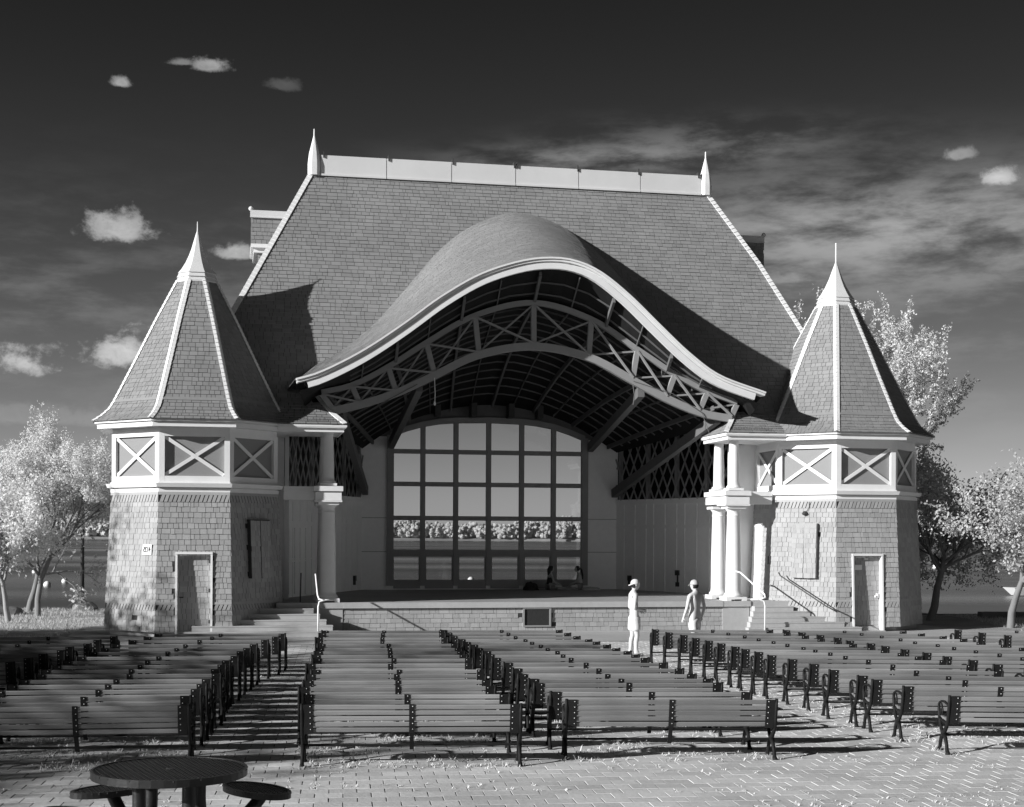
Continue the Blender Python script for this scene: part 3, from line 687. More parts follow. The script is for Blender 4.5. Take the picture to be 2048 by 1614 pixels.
# ---- columns, entablatures, porch eaves
def column(x, y):
    o = thing('column', '', ''); o.parent = shell
    for k in ('label', 'category'): del o[k]
    mm = MB(); mm.box(x-.32, x+.32, y-.32, y+.32, FZ + .05, FZ + .12); mm.box(x-.32, x-.17, y-.32, y+.32, FZ + .004, FZ + .05); mm.box(x+.17, x+.32, y-.32, y+.32, FZ + .004, FZ + .05); mm.build('plinth', M['white'], o)
    mm = MB(); mm.lathe([(r_ * .93, z_) for r_, z_ in [(.30,.0),(.315,.04),(.30,.08),(.262,.11),(.25,.2),(.245,1.0),(.225,1.9),(.208,2.42),(.212,2.43),(.228,2.45),(.212,2.47),(.206,2.48),(.206,2.56),(.235,2.6),(.27,2.64),(.275,2.67)]], (x, y, FZ + .12), 28); mm.build('shaft', M['white'], o, smooth=True)
    mm = MB(); mm.box(x-.29, x+.29, y-.29, y+.29, 3.64, 3.72); mm.build('capital', M['white'], o)
    mm = MB(); mm.lathe([(.215,0),(.225,.03),(.215,.06),(.175,.09),(.168,.2),(.165,.7),(.148,1.2),(.14,1.36),(.155,1.38),(.14,1.40),(.17,1.45),(.215,1.5)], (x, y, 4.26), 24); mm.build('upper_shaft', M['white'], o, smooth=True)
    mm = MB(); mm.box(x-.235, x+.235, y-.235, y+.235, 4.19, 4.26); mm.build('upper_base', M['white'], o)
    return o
cols = [(6.36, .42), (6.36, 1.78), (-5.84, .42), (-5.84, 1.78)]
for c in cols: column(*c)
for xs_, x_in, x_out in ((1, 6.0, 7.7), (-1, -5.48, -7.2)):
    x_out = x_out if xs_ > 0 else x_out; a, b = min(x_in, x_out), max(x_in, x_out); bi, bo = (a, a + .74) if xs_ > 0 else (b - .74, b)
    mm = MB(); mm.box(a+.1, b-.1, .46, .78, 3.781, 3.999); mm.box(a+.1, b-.1, .42, .8, 4.031, 4.169)
    mm.box(bi, bo, .08, .84, 3.775, 4.002); mm.box(bi - .04, bo + .04, .03, .88, 4.028, 4.172)
    mm.box(bi - .02, bo + .02, .06, .86, 3.723, 3.77)
    mm.box(bi + .04, bo - .04, .84, 2.1, 3.78, 4.0); mm.box(bi, bo, .88, 2.14, 4.03, 4.17); mm.box(a+.12, b-.12, .48, .76, 3.999, 4.031); mm.box(bi+.06, bo-.06, .18, 2.1, 4.0, 4.03)
    part('entablature', mm, M['white'])
    # eave: roof edge strips and soffit
    mm = MB(); xi = x_in - .12 * xs_; xo2 = x_out + .1 * xs_; a, b = min(xi, xo2), max(xi, xo2)
    if xs_ > 0: a -= .02
    y1 = 2.1
    for zz0, zz1, off in ((5.83, 5.885, .0), (5.69, 5.80, .08)):
        e_in = (xi + off * xs_)
        A, B2 = min(e_in, xo2), max(e_in, xo2)
        mm.box(A, B2, EAVE_Y + off, EAVE_Y + off + .05, zz0, zz1)
        mm.box(e_in if xs_ > 0 else e_in - .05, e_in + .05 if xs_ > 0 else e_in, EAVE_Y + off + .05, y1, zz0, zz1)
    A, B2 = min(xi + .14 * xs_, xo2), max(xi + .14 * xs_, xo2); mm.box(A, B2, EAVE_Y + .14, y1, 5.70, 5.74)
    A, B2 = min(xi + .02 * xs_, xo2), max(xi + .02 * xs_, xo2); mm.box(A, B2, EAVE_Y + .01, y1, 5.803, 5.828)
    part('porch_eave', mm, M['white'])
# porch back walls beside the towers
mm = MB(); mm.box(7.0, 8.2, 2.35, 2.5, FZ, 5.7); mm.box(6.94, 7.06, 2.2, 2.6, FZ, 5.7); mm.box(7.18, 7.30, 2.29, 2.35, FZ, 5.7); part('porch_wall', mm, M['white'])
mm = MB(); mm.box(-7.6, -7.0, 2.6, 2.72, FZ, 5.7); mm.box(-6.98, -6.86, 2.55, 2.8, FZ, 5.7); part('porch_wall', mm, M['white'])
dl = MB(); d_ = Vector((3.15, 7.15, 0)).normalized(); n_ = Vector((d_.y, -d_.x, 0))
def dp(u, z, h): return Vector((-7.15, 2.85, 0)) + d_ * u + n_ * h + Vector((0, 0, z))
for (u0, u1, z0, z1, h) in ((.35, .45, FZ + .05, 3.0, .04), (2.2, 2.3, FZ + .05, 3.0, .04), (.35, 2.3, 3.0, 3.1, .04), (1.28, 1.32, FZ + .1, 3.0, .035), (.8, .83, FZ + .1, 3.0, .03), (1.75, 1.78, FZ + .1, 3.0, .03), (.45, 2.2, 1.95, 2.0, .03)):
    dl.hexa([dp(u0,z0,0), dp(u1,z0,0), dp(u1,z0,h), dp(u0,z0,h), dp(u0,z1,0), dp(u1,z1,0), dp(u1,z1,h), dp(u0,z1,h)])
part('porch_door', dl, M['inner_white'])

# ---- steps at both ends of the stage
for side in (-1, 1):
    for k in range(5):
        z1 = FZ - .143 * (k + 1); y0 = -.28 * (k + 1) - .02
        mm = MB()
        if side < 0: a, b = -9.0 - .2 * k, -6.28 + .16 * k
        else: a, b = 6.78 - .15 * k, 8.0 + .42 * k
        yb = 1.4 if k == 0 else -.28 * k - .02 + .001
        mm.box(a, b, y0, .2 if k == 0 else yb, -.05, z1); 
        mm.box(a - .008, b + .008, y0 - .012, y0 + .02, z1 - .035, z1 + .002)
        part('step', mm, M['concrete'])
    mm = MB(); a, b = (-7.3, -6.27) if side < 0 else (6.75, 8.4); mm.box(a, b, -.02, 1.3, -.05, FZ + .001); part('landing', mm, M['concrete'])
# handrails
for x, xx in ((-6.22, 1), (6.66, 1)):
    mm = MB()
    if x < 0: pts = [(x, -1.45, .15), (x, -1.45, .82), (x + .03, -1.42, .95), (x + .2, -1.4, 1.0), (x + .42, -1.38, 1.0)]; p2 = [(x + .16, -1.41, 1.0), (x + .03, -1.36, 1.02), (x, -1.2, 1.12), (x, -.2, 1.66), (x, .12, 1.70)]
    else: pts = [(x, -1.45, .05), (x, -1.45, .80), (x - .03, -1.44, .93), (x - .18, -1.42, .97), (x - .42, -1.4, .97)]; p2 = [(x - .16, -1.42, .97), (x + .03, -1.4, 1.02), (x + .04, -1.3, 1.12), (x - .28, -.15, 1.72), (x - .36, .1, 1.76)]
    mm.tube(pts, .024, 8); mm.tube(p2, .024, 8); part('handrail', mm, M['rail'], smooth=True)
mm = MB(); mm.tube([(7.62, -.05, 1.72), (7.66, -.12, 1.62), (8.6, -1.25, .78), (8.85, -1.55, .60)], .02, 8); part('handrail', mm, M['dark_metal'], smooth=True)
mm = MB(); mm.tube([(-6.6, .35, 1.7), (-6.62, .35, FZ)], .018, 6); part('rail_post', mm, M['dark_metal'])

# ---- towers
def oct_pt(cx, cy, apo, k, z): a = R(-112.5 + 45 * k); r = apo / math.cos(R(22.5)); return Vector((cx + r * math.cos(a), cy + r * math.sin(a), z))
def fnorm(k): a = R(-90 + 45 * k); return Vector((math.cos(a), math.sin(a), 0))
Tn = math.tan(R(22.5))
individual = []
def tower(cx, cy, left):
    ap = lambda z: 2.46 - (2.46 - 2.285) * (z - .14) / 3.79
    def face(k, z, u, h): n_ = fnorm(k); t_ = Vector((-n_.y, n_.x, 0)); return Vector((cx, cy, 0)) + n_ * (ap(z) + h) + t_ * u + Vector((0, 0, z))
    hw = lambda z: ap(z) * Tn
    mm = MB(); mm.prism([(oct_pt(cx, cy, 2.30, k, 0).x, oct_pt(cx, cy, 2.30, k, 0).y) for k in range(8)], -.3, .14); part('foundation', mm, M['concrete'])
    # wall body, with the doorway cut in face 0
    wall = MB(); zs = (.14, 3.93); dw = .44; dtop = 2.24; dy_ = .30
    for k in range(1, 8): wall.add([oct_pt(cx, cy, ap(z), kk, z) for z in zs for kk in (k, k + 1)], [(0, 1, 3, 2)])
    F = lambda u, z: face(0, z, u, 0)
    wall.add([F(-hw(.14), .14), F(-dw, .14), F(-dw, 3.93), F(-hw(3.93), 3.93)], [(0, 1, 2, 3)])
    wall.add([F(dw, .14), F(hw(.14), .14), F(hw(3.93), 3.93), F(dw, 3.93)], [(0, 1, 2, 3)]); wall.add([F(-dw, dtop), F(dw, dtop), F(dw, 3.93), F(-dw, 3.93)], [(0, 1, 2, 3)])
    wo_ = part('tower_wall', wall, M['underlay'])
    # shingles
    stuff = MB()
    hatch_face = 1 if left else 7
    for k in ((7, 0, 1, 2) if left else (6, 7, 0, 1)) + (3, 5):
        Pt = lambda u, v, h, k=k: face(k, .14 + v, u, h)
        def skip(u, v, k=k):
            z = .14 + v
            if k == 0 and abs(u) < dw + .05 and z < dtop + .03: return True
            if .70 < z < .95: return True
            if k == hatch_face and abs(u - (.05 if left else .02)) < .36 and 1.60 < z < 3.16: return True
            if left and k == 7 and abs(u - .15) < .07 and abs(z - .52) < .07: return True
            if left and k == 0 and abs(u - .72) < .16 and abs(z - .45) < .06: return True
            return False
        for vs, fs in shingle_rows(Pt, 0, 3.52, .148, lambda v: -hw(.14 + v) - .004, lambda v: hw(.14 + v) + .004, (.11, .25), .02, .011, skip):
            if left and k == 0 or (left and k == 7 and vs[0].z > 2.0 and False): individual.append((vs, fs))
            else: stuff.add(vs, fs)
        # saw-cut bands
        for zb, hb in ((3.66, .27), (.715, .225)):
            z_ = zb; u = -hw(zb) - .1; band_h = hb
            while u < hw(zb) + .02:
                w = .115; sh = .07 if k in (0, 7, 6) else -.07
                l0, r0, l1, r1 = u + .014, u + w - .012, u + sh + .014, u + w + sh - .012
                cl_ = lambda x, z: max(-hw(z), min(hw(z), x)); 
                if not (k == 0 and zb < 1 and abs(u + .06) < dw + .1) and cl_(r0, zb) - cl_(l0, zb) > .02:
                    stuff.add([face(k, z_, cl_(l0, zb), .022), face(k, z_, cl_(r0, zb), .022), face(k, z_ + band_h * .75, cl_(r1, zb), .022), face(k, z_ + band_h * .75, cl_(l1, zb), .022),
                               face(k, z_, cl_(l0, zb), 0), face(k, z_, cl_(r0, zb), 0), face(k, z_ + band_h * .75, cl_(r1, zb), 0), face(k, z_ + band_h * .75, cl_(l1, zb), 0)], [(0,1,2,3),(4,5,1,0),(5,6,2,1),(6,7,3,2),(7,4,0,3)])
                u += w
            gaps = [(-hw(zb), -dw - .06), (dw + .06, hw(zb))] if (k == 0 and zb < 1) else [(-hw(zb), hw(zb))]
            for ga, gb in gaps: stuff.add([face(k, z_ + band_h * .72, ga, .026), face(k, z_ + band_h * .72, gb, .026), face(k, z_ + band_h, gb, .02), face(k, z_ + band_h, ga, .02), face(k, z_ + band_h * .72, ga, 0), face(k, z_ + band_h * .72, gb, 0)], [(0,1,2,3),(4,5,1,0)])
            if 0: stuff.add([face(k, z_ + band_h * .72, -hw(zb), .026), face(k, z_ + band_h * .72, hw(zb), .026), face(k, z_ + band_h, hw(zb), .02), face(k, z_ + band_h, -hw(zb), .02), face(k, z_ + band_h * .72, -hw(zb), 0), face(k, z_ + band_h * .72, hw(zb), 0)], [(0,1,2,3),(4,5,1,0)])
    stuff.build('wall_shingles', M['wall_shingle'], wo_, kind='stuff')
    # door
    d = thing('door', '', ''); d.parent = shell
    for kk in ('label', 'category'): del d[kk]
    yf = cy - ap(2.2) + .10                                   # door leaf is upright in the leaning wall
    mm = MB(); mm.box(cx - dw, cx + dw, yf + .02, yf + .07, .02, dtop); mm.build('door_leaf', M['underlay'], d)
    s3 = MB(); Pd = lambda u, v, h: Vector((cx - dw + u, yf + .02 - h, .03 + v))
    for vs, fs in shingle_rows(Pd, 0, dtop - .06, .148, lambda v: 0, lambda v: 2 * dw, (.10, .24), .014, .008): s3.add(vs, fs)
    s3.build('door_shingles', M['wall_shingle'], d, kind='stuff')
    ft = cy - ap(2.2) - .05; fb = cy - ap(.14) - .05
    mm = MB()
    for s in (-1, 1):
        xa, xb = cx + s * dw, cx + s * (dw + .055)
        x_a, x_b = min(xa, xb), max(xa, xb)
        mm.hexa([(x_a, fb, 0.), (x_b, fb, 0.), (x_b, yf + .05, 0.), (x_a, yf + .05, 0.), (x_a, ft, dtop), (x_b, ft, dtop), (x_b, yf + .05, dtop), (x_a, yf + .05, dtop)])
    mm.box(cx - dw - .055, cx + dw + .055, ft - .01, yf + .05, dtop + .001, dtop + .06); mm.build('door_frame', M['white'] if not left else M['inner_white'], d)
    mm = MB(); mm.box(cx - dw, cx + dw, cy - ap(.14) - .25, yf, -.05, .03); mm.build('sill', M['concrete'], d)
    for zz in (.35, 1.2, 2.0):
        mm = MB(); hx_ = cx + (dw - .05 if left else -dw); mm.box(hx_, hx_ + .05, yf - .035, yf - .012, zz, zz + .1); mm.build('hinge', M['dark_metal'], d)
    if left:
        mm = MB(); mm.box(cx - dw + .05, cx - dw + .16, yf - .05, yf - .02, 1.05, 1.08); mm.build('handle', M['dark_metal'], d)
    else:
        mm = MB(); mm.box(cx + dw - .12, cx + dw - .05, yf - .06, yf - .02, .98, 1.12); mm.lathe([(.02, 0), (.03, .03), (.02, .06)], (cx + dw - .16, yf - .07, 1.0), 8); mm.build('handle', M['white_plain'], d)
        mm = MB(); mm.box(cx - .35, cx - .13, yf - .03, yf - .015, 1.82, 1.97); mm.build('notice', M['white_plain'], d)
        mm = MB(); mm.box(cx - .05, cx + .07, yf - .03, yf - .015, 2.12, 2.165); mm.build('notice', M['white_plain'], d)
    # hatch on the stage-side diagonal face
    k = hatch_face; uc = .05 if left else .02
    h = thing('hatch', '', ''); h.parent = shell
    for kk in ('label', 'category'): del h[kk]
    mm = MB(); hb = .15
    mm.hexa([face(k, 1.57, uc - .38, .01), face(k, 1.57, uc + .38, .01), face(k, 1.57, uc + .38, hb - .02), face(k, 1.57, uc - .38, hb - .02), face(k, 3.2, uc - .38, 0.01), face(k, 3.2, uc + .38, 0.01), face(k, 3.2, uc + .38, hb), face(k, 3.2, uc - .38, hb)])
    mm.build('hatch_box', M['wall_shingle'] if not left else M['underlay'], h)
    s3 = MB()
    for a0, a1 in ((uc - .38, uc - .016), (uc + .016, uc + .38)):
        Pt = lambda u, v, hh, a0=a0: face(k, 1.58 + v, a0 + u, .145 + hh)
        for vs, fs in shingle_rows(Pt, 0, 1.6, .148, lambda v: 0, lambda v, w=a1 - a0: w, (.10, .22), .012, .006): s3.add(vs, fs)
    s3.build('hatch_shingles', M['wall_shingle'], h, kind='stuff')
    if not left:
        mm = MB(); q = face(k, 3.45, -.02, .06); mm.lathe([(.05, 0), (.09, .04), (.06, .09), (.03, .12)], tuple(q), 10); part('wall_lamp', mm, M['dark_metal'])
        mm = MB(); mm.tube([face(k, 3.55, .02, .04), face(k, 3.7, .12, .05), face(k, 3.85, .1, .03)], .008, 5); part('cable', mm, M['dark_metal'])
        mm = MB()                                        # narrow white door on the stage-side face
        for (u0, u1, z0, z1, hh) in ((-.80, -.72, FZ, 3.1, .05), (-.14, -.06, FZ, 3.1, .05), (-.80, -.06, 3.1, 3.18, .06)):
            mm.hexa([face(6, z0, u0, -.02), face(6, z0, u1, -.02), face(6, z0, u1, hh), face(6, z0, u0, hh), face(6, z1, u0, -.02), face(6, z1, u1, -.02), face(6, z1, u1, hh), face(6, z1, u0, hh)])
        part('side_door_frame', mm, M['white'])
        mm = MB(); mm.hexa([face(6, FZ, -.72, 0), face(6, FZ, -.14, 0), face(6, FZ, -.14, .024), face(6, FZ, -.72, .024), face(6, 3.1, -.72, 0), face(6, 3.1, -.14, 0), face(6, 3.1, -.14, .024), face(6, 3.1, -.72, .024)]); part('side_door', mm, M['inner_white'])
        mm = MB(); p = face(6, 1.9, .82, .03); mm.hexa([face(6, 1.95, .55, .02), face(6, 1.95, .72, .02), face(6, 1.95, .72, .06), face(6, 1.95, .55, .06), face(6, 2.2, .55, .02), face(6, 2.2, .72, .02), face(6, 2.2, .72, .06), face(6, 2.2, .55, .06)]); part('switch_box', mm, M['dark_metal'])
    # belt courses
    def ring(name, a0, a1, z0, z1, m_, aa=None):
        mm = MB(); b0, b1 = (aa or (a0, a1))
        mm.add([oct_pt(cx, cy, a, k, z) for (a, z) in ((a0, z0), (a1, z0), (b1, z1), (b0, z1)) for k in range(8)],
               [(j*8+k, j*8+(k+1) % 8, ((j+1) % 4)*8+(k+1) % 8, ((j+1) % 4)*8+k) for j in range(4) for k in range(8)])
        return part(name, mm, m_)
    ring('belt_course', 2.2, 2.31, 3.93, 4.03, M['white']); ring('belt_course', 2.2, 2.27, 4.031, 4.06, M['white']); ring('belt_course', 2.2, 2.40, 4.061, 4.17, M['white'], (2.2, 2.44)); ring('belt_course', 2.1, 2.32, 4.171, 4.21, M['white'])
    # upper room: panels between posts with crossed boards
    ua_ = 2.28
    up_ = lambda k, u, z, h: Vector((cx, cy, 0)) + fnorm(k) * (ua_ + h) + Vector((-fnorm(k).y, fnorm(k).x, 0)) * u + Vector((0, 0, z))
    HW = ua_ * Tn
    core = MB(); core.prism([(oct_pt(cx, cy, 2.16, k, 0).x, oct_pt(cx, cy, 2.16, k, 0).y) for k in range(8)], 4.2, 5.7); part('upper_room', core, M['screen'])
    def ub(mb, k, u0, u1, z0, z1, h0, h1): mb.hexa([up_(k,u0,z0,h0), up_(k,u1,z0,h0), up_(k,u1,z0,h1), up_(k,u0,z0,h1), up_(k,u0,z1,h0), up_(k,u1,z1,h0), up_(k,u1,z1,h1), up_(k,u0,z1,h1)])
    for k in range(8):
        pn = thing('panel', '', ''); pn.parent = shell
        for kk in ('label', 'category'): del pn[kk]
        mm = MB(); ub(mm, k, -HW, -HW + .15, 4.211, 5.55, -.14, 0); mm.build('post', M['white'], pn); mm = MB(); ub(mm, k, HW - .15, HW, 4.211, 5.55, -.14, 0); mm.build('post', M['white'], pn)
        mm = MB(); ub(mm, k, -HW + .15, HW - .15, 4.211, 4.37, -.14, -.002); mm.build('bottom_rail', M['white'], pn)
        mm = MB(); ub(mm, k, -HW + .15, HW - .15, 5.45, 5.55, -.14, -.002); mm.build('top_rail', M['white'], pn)
        for sg, h0 in ((1, -.06), (-1, -.055)):
            mm = MB(); w = HW - .16; mm.beam(up_(k, -w * sg, 4.40, h0), up_(k, w * sg, 5.43, h0), .03, .095, Vector((-fnorm(k).y, fnorm(k).x, 0)).cross(fnorm(k)) * 1.0); mm.build('cross_board', M['white'], pn)
        if left or k != 9:
            mm = MB(); ub(mm, k, -HW + .15, HW - .15, 4.371, 5.449, -.1195, -.1); mm.build('screen', M['screen'], pn)
    ring('frieze', 2.1, 2.25, 5.551, 5.70, M['white']); 
    ring('soffit', 2.0, 2.66, 5.701, 5.73, M['white'])
    # eave strips
    ring('eave_board', 2.6, 2.665, 5.69, 5.80, M['white']); ring('eave_board', 2.55, 2.63, 5.801, 5.828, M['white']); ring('eave_board', 2.6, 2.735, 5.829, 5.885, M['white'])
    # cone roof: profile of (apothem, z)
    prof = [(2.78, 5.89), (2.56, 6.05), (2.36, 6.25), (2.24, 6.46), (2.03, 6.90), (1.70, 7.60), (1.15, 8.80), (.555, 10.02)]
    arcl = [0]
    for a, b in zip(prof, prof[1:]): arcl.append(arcl[-1] + math.hypot(b[0]-a[0], b[1]-a[1]))
    pr = [(s_, a, z) for s_, (a, z) in zip(arcl, prof)]
    pa = lambda v: interp(pr, v, 0, 1); pz = lambda v: interp(pr, v, 0, 2)
    mm = MB(); mm.add([oct_pt(cx, cy, a - .012, k, z) for a, z in prof for k in range(8)], [(j*8+k, j*8+(k+1) % 8, (j+1)*8+(k+1) % 8, (j+1)*8+k) for j in range(len(prof)-1) for k in range(8)])
    cone = part('tower_roof', mm, M['underlay'])
    s3 = MB()
    for k in range(8):
        n_ = fnorm(k); t_ = Vector((-n_.y, n_.x, 0))
        def Pc(u, v, h, n_=n_, t_=t_):
            a, z = pa(max(0, v)), pz(max(0, v)); a2, z2 = pa(min(arcl[-1], v + .1)), pz(min(arcl[-1], v + .1)); a1, z1 = pa(max(0, v - .1)), pz(max(0, v - .1))
            tn = Vector((a2 - a1, z2 - z1)).normalized(); nr = n_ * tn.y + Vector((0, 0, -tn.x))
            if v < 0: a += .01; z += v * .5
            return Vector((cx, cy, 0)) + n_ * a + Vector((0, 0, z)) + t_ * u + nr * (h + .002)
        for vs, fs in shingle_rows(Pc, 0, arcl[-1] - .03, .138, lambda v: -pa(max(0, v)) * Tn, lambda v: pa(max(0, v)) * Tn, (.11, .26), .02, .011): s3.add(vs, fs)
    s3.build('cone_shingles', M['roof_shingle'], cone, kind='stuff')
    # white hip strips, stepped like the courses, and the crease strip
    for k in range(8):
        hp = MB(); v = .0
        a_ = R(-112.5 + 45 * k); rad = Vector((math.cos(a_), math.sin(a_), 0)); tg = Vector((-rad.y, rad.x, 0))
        while v < arcl[-1] - .02:
            v2 = min(v + .138, arcl[-1]); p, q = oct_pt(cx, cy, pa(v), k, pz(v)), oct_pt(cx, cy, pa(v2), k, pz(v2))
            dd = (q - p).normalized(); nr = rad * dd.z - Vector((0, 0, 1)) * dd.dot(rad)
            for s in (-1, 1):
                off = tg * s * .045 - rad * .014 + nr * .022
                hp.beam(p + off + nr * .016, q + off, .085, .014, (nr + tg * s * .38).normalized())
            v = v2
        hp.build('hip_strip', M['white'], cone)
    for zc_ in (pz(arcl[3] + .02),):
        cr = MB(); a = pa(arcl[3]) + .035
        cr.add([oct_pt(cx, cy, aa, k, zz) for aa, zz in ((a, prof[3][1] - .02), (a + .012, prof[3][1] - .02), (a - .03, prof[3][1] + .06), (a - .042, prof[3][1] + .06)) for k in range(8)], [(j*8+k, j*8+(k+1) % 8, ((j+1) % 4)*8+(k+1) % 8, ((j+1) % 4)*8+k) for j in range(4) for k in range(8)])
        cr.build('crease_flashing', M['roof_shingle'], cone)
    # metal cap and spike
    capp = [(.60, 9.97), (.60, 10.02), (.555, 10.03), (.53, 10.12), (.565, 10.125), (.50, 10.24), (.535, 10.245), (.44, 10.37), (.33, 10.56), (.235, 10.78), (.165, 10.98), (.10, 11.22), (.045, 11.42), (.02, 11.5)] if left else \
           [(.60, 9.97), (.60, 10.02), (.555, 10.03), (.53, 10.12), (.56, 10.125), (.50, 10.24), (.53, 10.245), (.43, 10.40), (.31, 10.62), (.20, 10.88), (.10, 11.18), (.03, 11.38), (.018, 11.42)]
    top_z = 11.78 if left else 12.02
    mm = MB(); mm.add([oct_pt(cx, cy, a, k, z) for a, z in capp for k in range(8)], [(j*8+k, j*8+(k+1) % 8, (j+1)*8+(k+1) % 8, (j+1)*8+k) for j in range(len(capp)-1) for k in range(8)])
    part('spire_cap', mm, M['metal_cap']); mm = MB(); mm.tube([(cx, cy, 11.4), (cx, cy, top_z)], [.02, .01] if left else .022, 6); part('spike', mm, M['rail'])
    return wo_, face, cone
wl, faceL, coneL = tower(-9.55, 1.36, True)
wr_, faceR, coneR = tower(10.03, 1.36, False)
individual.sort(key=lambda t: -t[0][2].z)
rest = MB()
for i, (vs, fs) in enumerate(individual):
    if i < 300: mm = MB(); mm.add(vs, fs); mm.build('shingle', M['wall_shingle'], wl)
    else: rest.add(vs, fs)
if rest.v: rest.build('wall_shingles', M['wall_shingle'], wl, kind='stuff')
# bird spikes along the porch eaves
mm = MB()
for x_a, x_b, cyy in ((-6.9, -5.5, EAVE_Y + .12), (6.0, 7.3, EAVE_Y + .12)):
    n_ = 26
    for i in range(n_):
        x = x_a + (x_b - x_a) * i / n_; mm.tube([(x, cyy, 5.96), (x + rnd.uniform(-.03, .03), cyy - .02, 6.08)], .004, 3)
part('bird_spikes', mm, M['iron'])
# house number plate: the photograph is printed mirror-reversed, so the figures stand reversed
pk = 7; mm = MB(); u0, u1, z0, z1 = .45, .80, 2.22, 2.50
mm.hexa([faceL(pk, z0, u0, .02), faceL(pk, z0, u1, .02), faceL(pk, z0, u1, .045), faceL(pk, z0, u0, .045), faceL(pk, z1, u0, .02), faceL(pk, z1, u1, .02), faceL(pk, z1, u1, .045), faceL(pk, z1, u0, .045)])
plate = part('number_plate', mm, M['white_plain'])
cu = bpy.data.curves.new('txt', 'FONT'); cu.body = '4125'; cu.size = .165; cu.offset = .0025; cu.align_x = 'CENTER'; cu.align_y = 'CENTER'; cu.extrude = .004
to = bpy.data.objects.new('txt', cu); C.objects.link(to); bpy.context.view_layer.update()
me = bpy.data.meshes.new_from_object(to.evaluated_get(bpy.context.evaluated_depsgraph_get())); bpy.data.objects.remove(to)
n_ = fnorm(pk); t_ = Vector((-n_.y, n_.x, 0)); upv = (faceL(pk, 2.5, 0, 0) - faceL(pk, 2.2, 0, 0)).normalized(); cen = faceL(pk, 2.36, .625, .052)
for v in me.vertices: x, y, z = v.co; v.co = cen - t_ * x * .88 + upv * y * 1.15 + n_ * z
me.materials.clear(); me.materials.append(M['letter']); lo = bpy.data.objects.new('lettering', me); C.objects.link(lo); lo.parent = plate
# ------------------------------------------------------------------ benches
BL = 2.60
def V(*a): return Vector(a)
def end_frame():
    m = MB(); r = .021
    for s in (0,):
        m.tube([V(0,-.10,.765), V(0,-.085,.66), V(0,-.045,.52), V(0,-.005,.40), V(0,.07,.33), V(0,.16,.27), V(0,.19,.235)], [.02,.021,.022,.024,.026,.03,.034], 7)   # back upright sweeping to the waist
        m.tube([V(0,.40,.62), V(0,.435,.60), V(0,.44,.53), V(0,.41,.43), V(0,.36,.34), V(0,.27,.27), V(0,.21,.235)], [.016,.018,.02,.021,.022,.026,.032], 7)   # front curve
        m.tube([V(0,-.075,.60), V(0,.02,.645), V(0,.16,.66), V(0,.30,.65), V(0,.40,.62)], .017, 6)                                                              # arm
        m.tube([V(0,-.005,.40), V(0,.1,.395), V(0,.25,.40), V(0,.41,.43)], .017, 6)                                                                            # seat bearer
        m.tube([V(0,.19,.24), V(0,.10,.19), V(0,.045,.12), V(0,.02,.05), V(0,-.015,.018), V(0,-.035,.0)], [.034,.026,.023,.024,.03,.034], 7)                       # rear leg
        m.tube([V(0,.21,.24), V(0,.30,.19), V(0,.355,.12), V(0,.38,.05), V(0,.41,.018), V(0,.43,.0)], [.034,.026,.023,.024,.03,.034], 7)
        m.tube([V(0,.30,.56), V(0,.34,.52), V(0,.31,.47), V(0,.25,.48), V(0,.24,.54), V(0,.30,.62)], .011, 5)                                                     # scroll under the arm
    return m
back_pos = [(-.088 + .0 , .725), (-.072, .655), (-.052, .585), (-.030, .515), (-.008, .445)]
back_tilt = math.atan2(.08, .28)
def slat_mesh(w, t):
    m = MB(); c = .006; y0, y1, z0, z1 = -t/2, t/2, -w/2, w/2
    ring = lambda x: [(x,y0,z0+c),(x,y0+c,z0),(x,y1-c,z0),(x,y1,z0+c),(x,y1,z1-c),(x,y1-c,z1),(x,y0+c,z1),(x,y0,z1-c)]
    m.add(ring(.012) + ring(BL-.012), [tuple(range(7,-1,-1)), tuple(range(8,16))] + [(i,(i+1)%8,8+(i+1)%8,8+i) for i in range(8)]); return m
def strap(w, low):
    m = MB(); a = Vector((0,-.112,.757)); b = Vector((0,-.02,.40)); m.beam(a, b, w, .012, (0,-1,.3)); 
    if low: m.beam(b, V(0,.10,.20), .05, .02, (0,-1,.3)); m.beam(V(0,-.005,.40), V(0,.40,.41), .04, .02)
    return m
proto = thing('park_bench', 'x', 'bench')
sl_m = slat_mesh(.054, .026).build('back_slat', M['slat'], proto); sl_m.location = (0, back_pos[0][0], back_pos[0][1]); sl_m.rotation_euler = (back_tilt, 0, 0)
for y, z in back_pos[1:]:
    o = sl_m.copy(); C.objects.link(o); o.location = (0, y, z)
st_m = slat_mesh(.066, .026).build('seat_slat', M['slat'], proto); st_m.rotation_euler = (R(90), 0, 0); st_m.location = (0, .04, .425)
for k in range(1, 5):
    o = st_m.copy(); C.objects.link(o); o.location = (0, .04 + .082 * k, .425 + .004 * k)
ef = end_frame().build('end_frame', M['iron'], proto, smooth=True); ef.location = (.0, 0, 0)
o = ef.copy(); C.objects.link(o); o.location = (BL, 0, 0)
es = strap(.11, False).build('end_plate', M['iron'], proto); es.location = (.075, 0, 0)
o = es.copy(); C.objects.link(o); o.location = (BL - .075, 0, 0)
cs = strap(.065, True).build('centre_support', M['iron'], proto); cs.location = (BL / 2, 0, 0)
mm = MB(); mm.tube([(0, .19, .235), (BL, .19, .235)], .016, 6); mm.build('stretcher', M['iron'], proto)
mm = MB()
for x in (.10, BL / 2 + .01, BL - .10):
    for y, z in back_pos: mm.lathe([(.0, -.0), (.0065, .0), (.005, .004), (.001, .005)], (0, 0, 0), 6); n_ = len(mm.v) // 24; \
        mm.v[-24:] = [(x + v[0], y - .030 - v[2], z + v[1] + .01) for v in mm.v[-24:]]
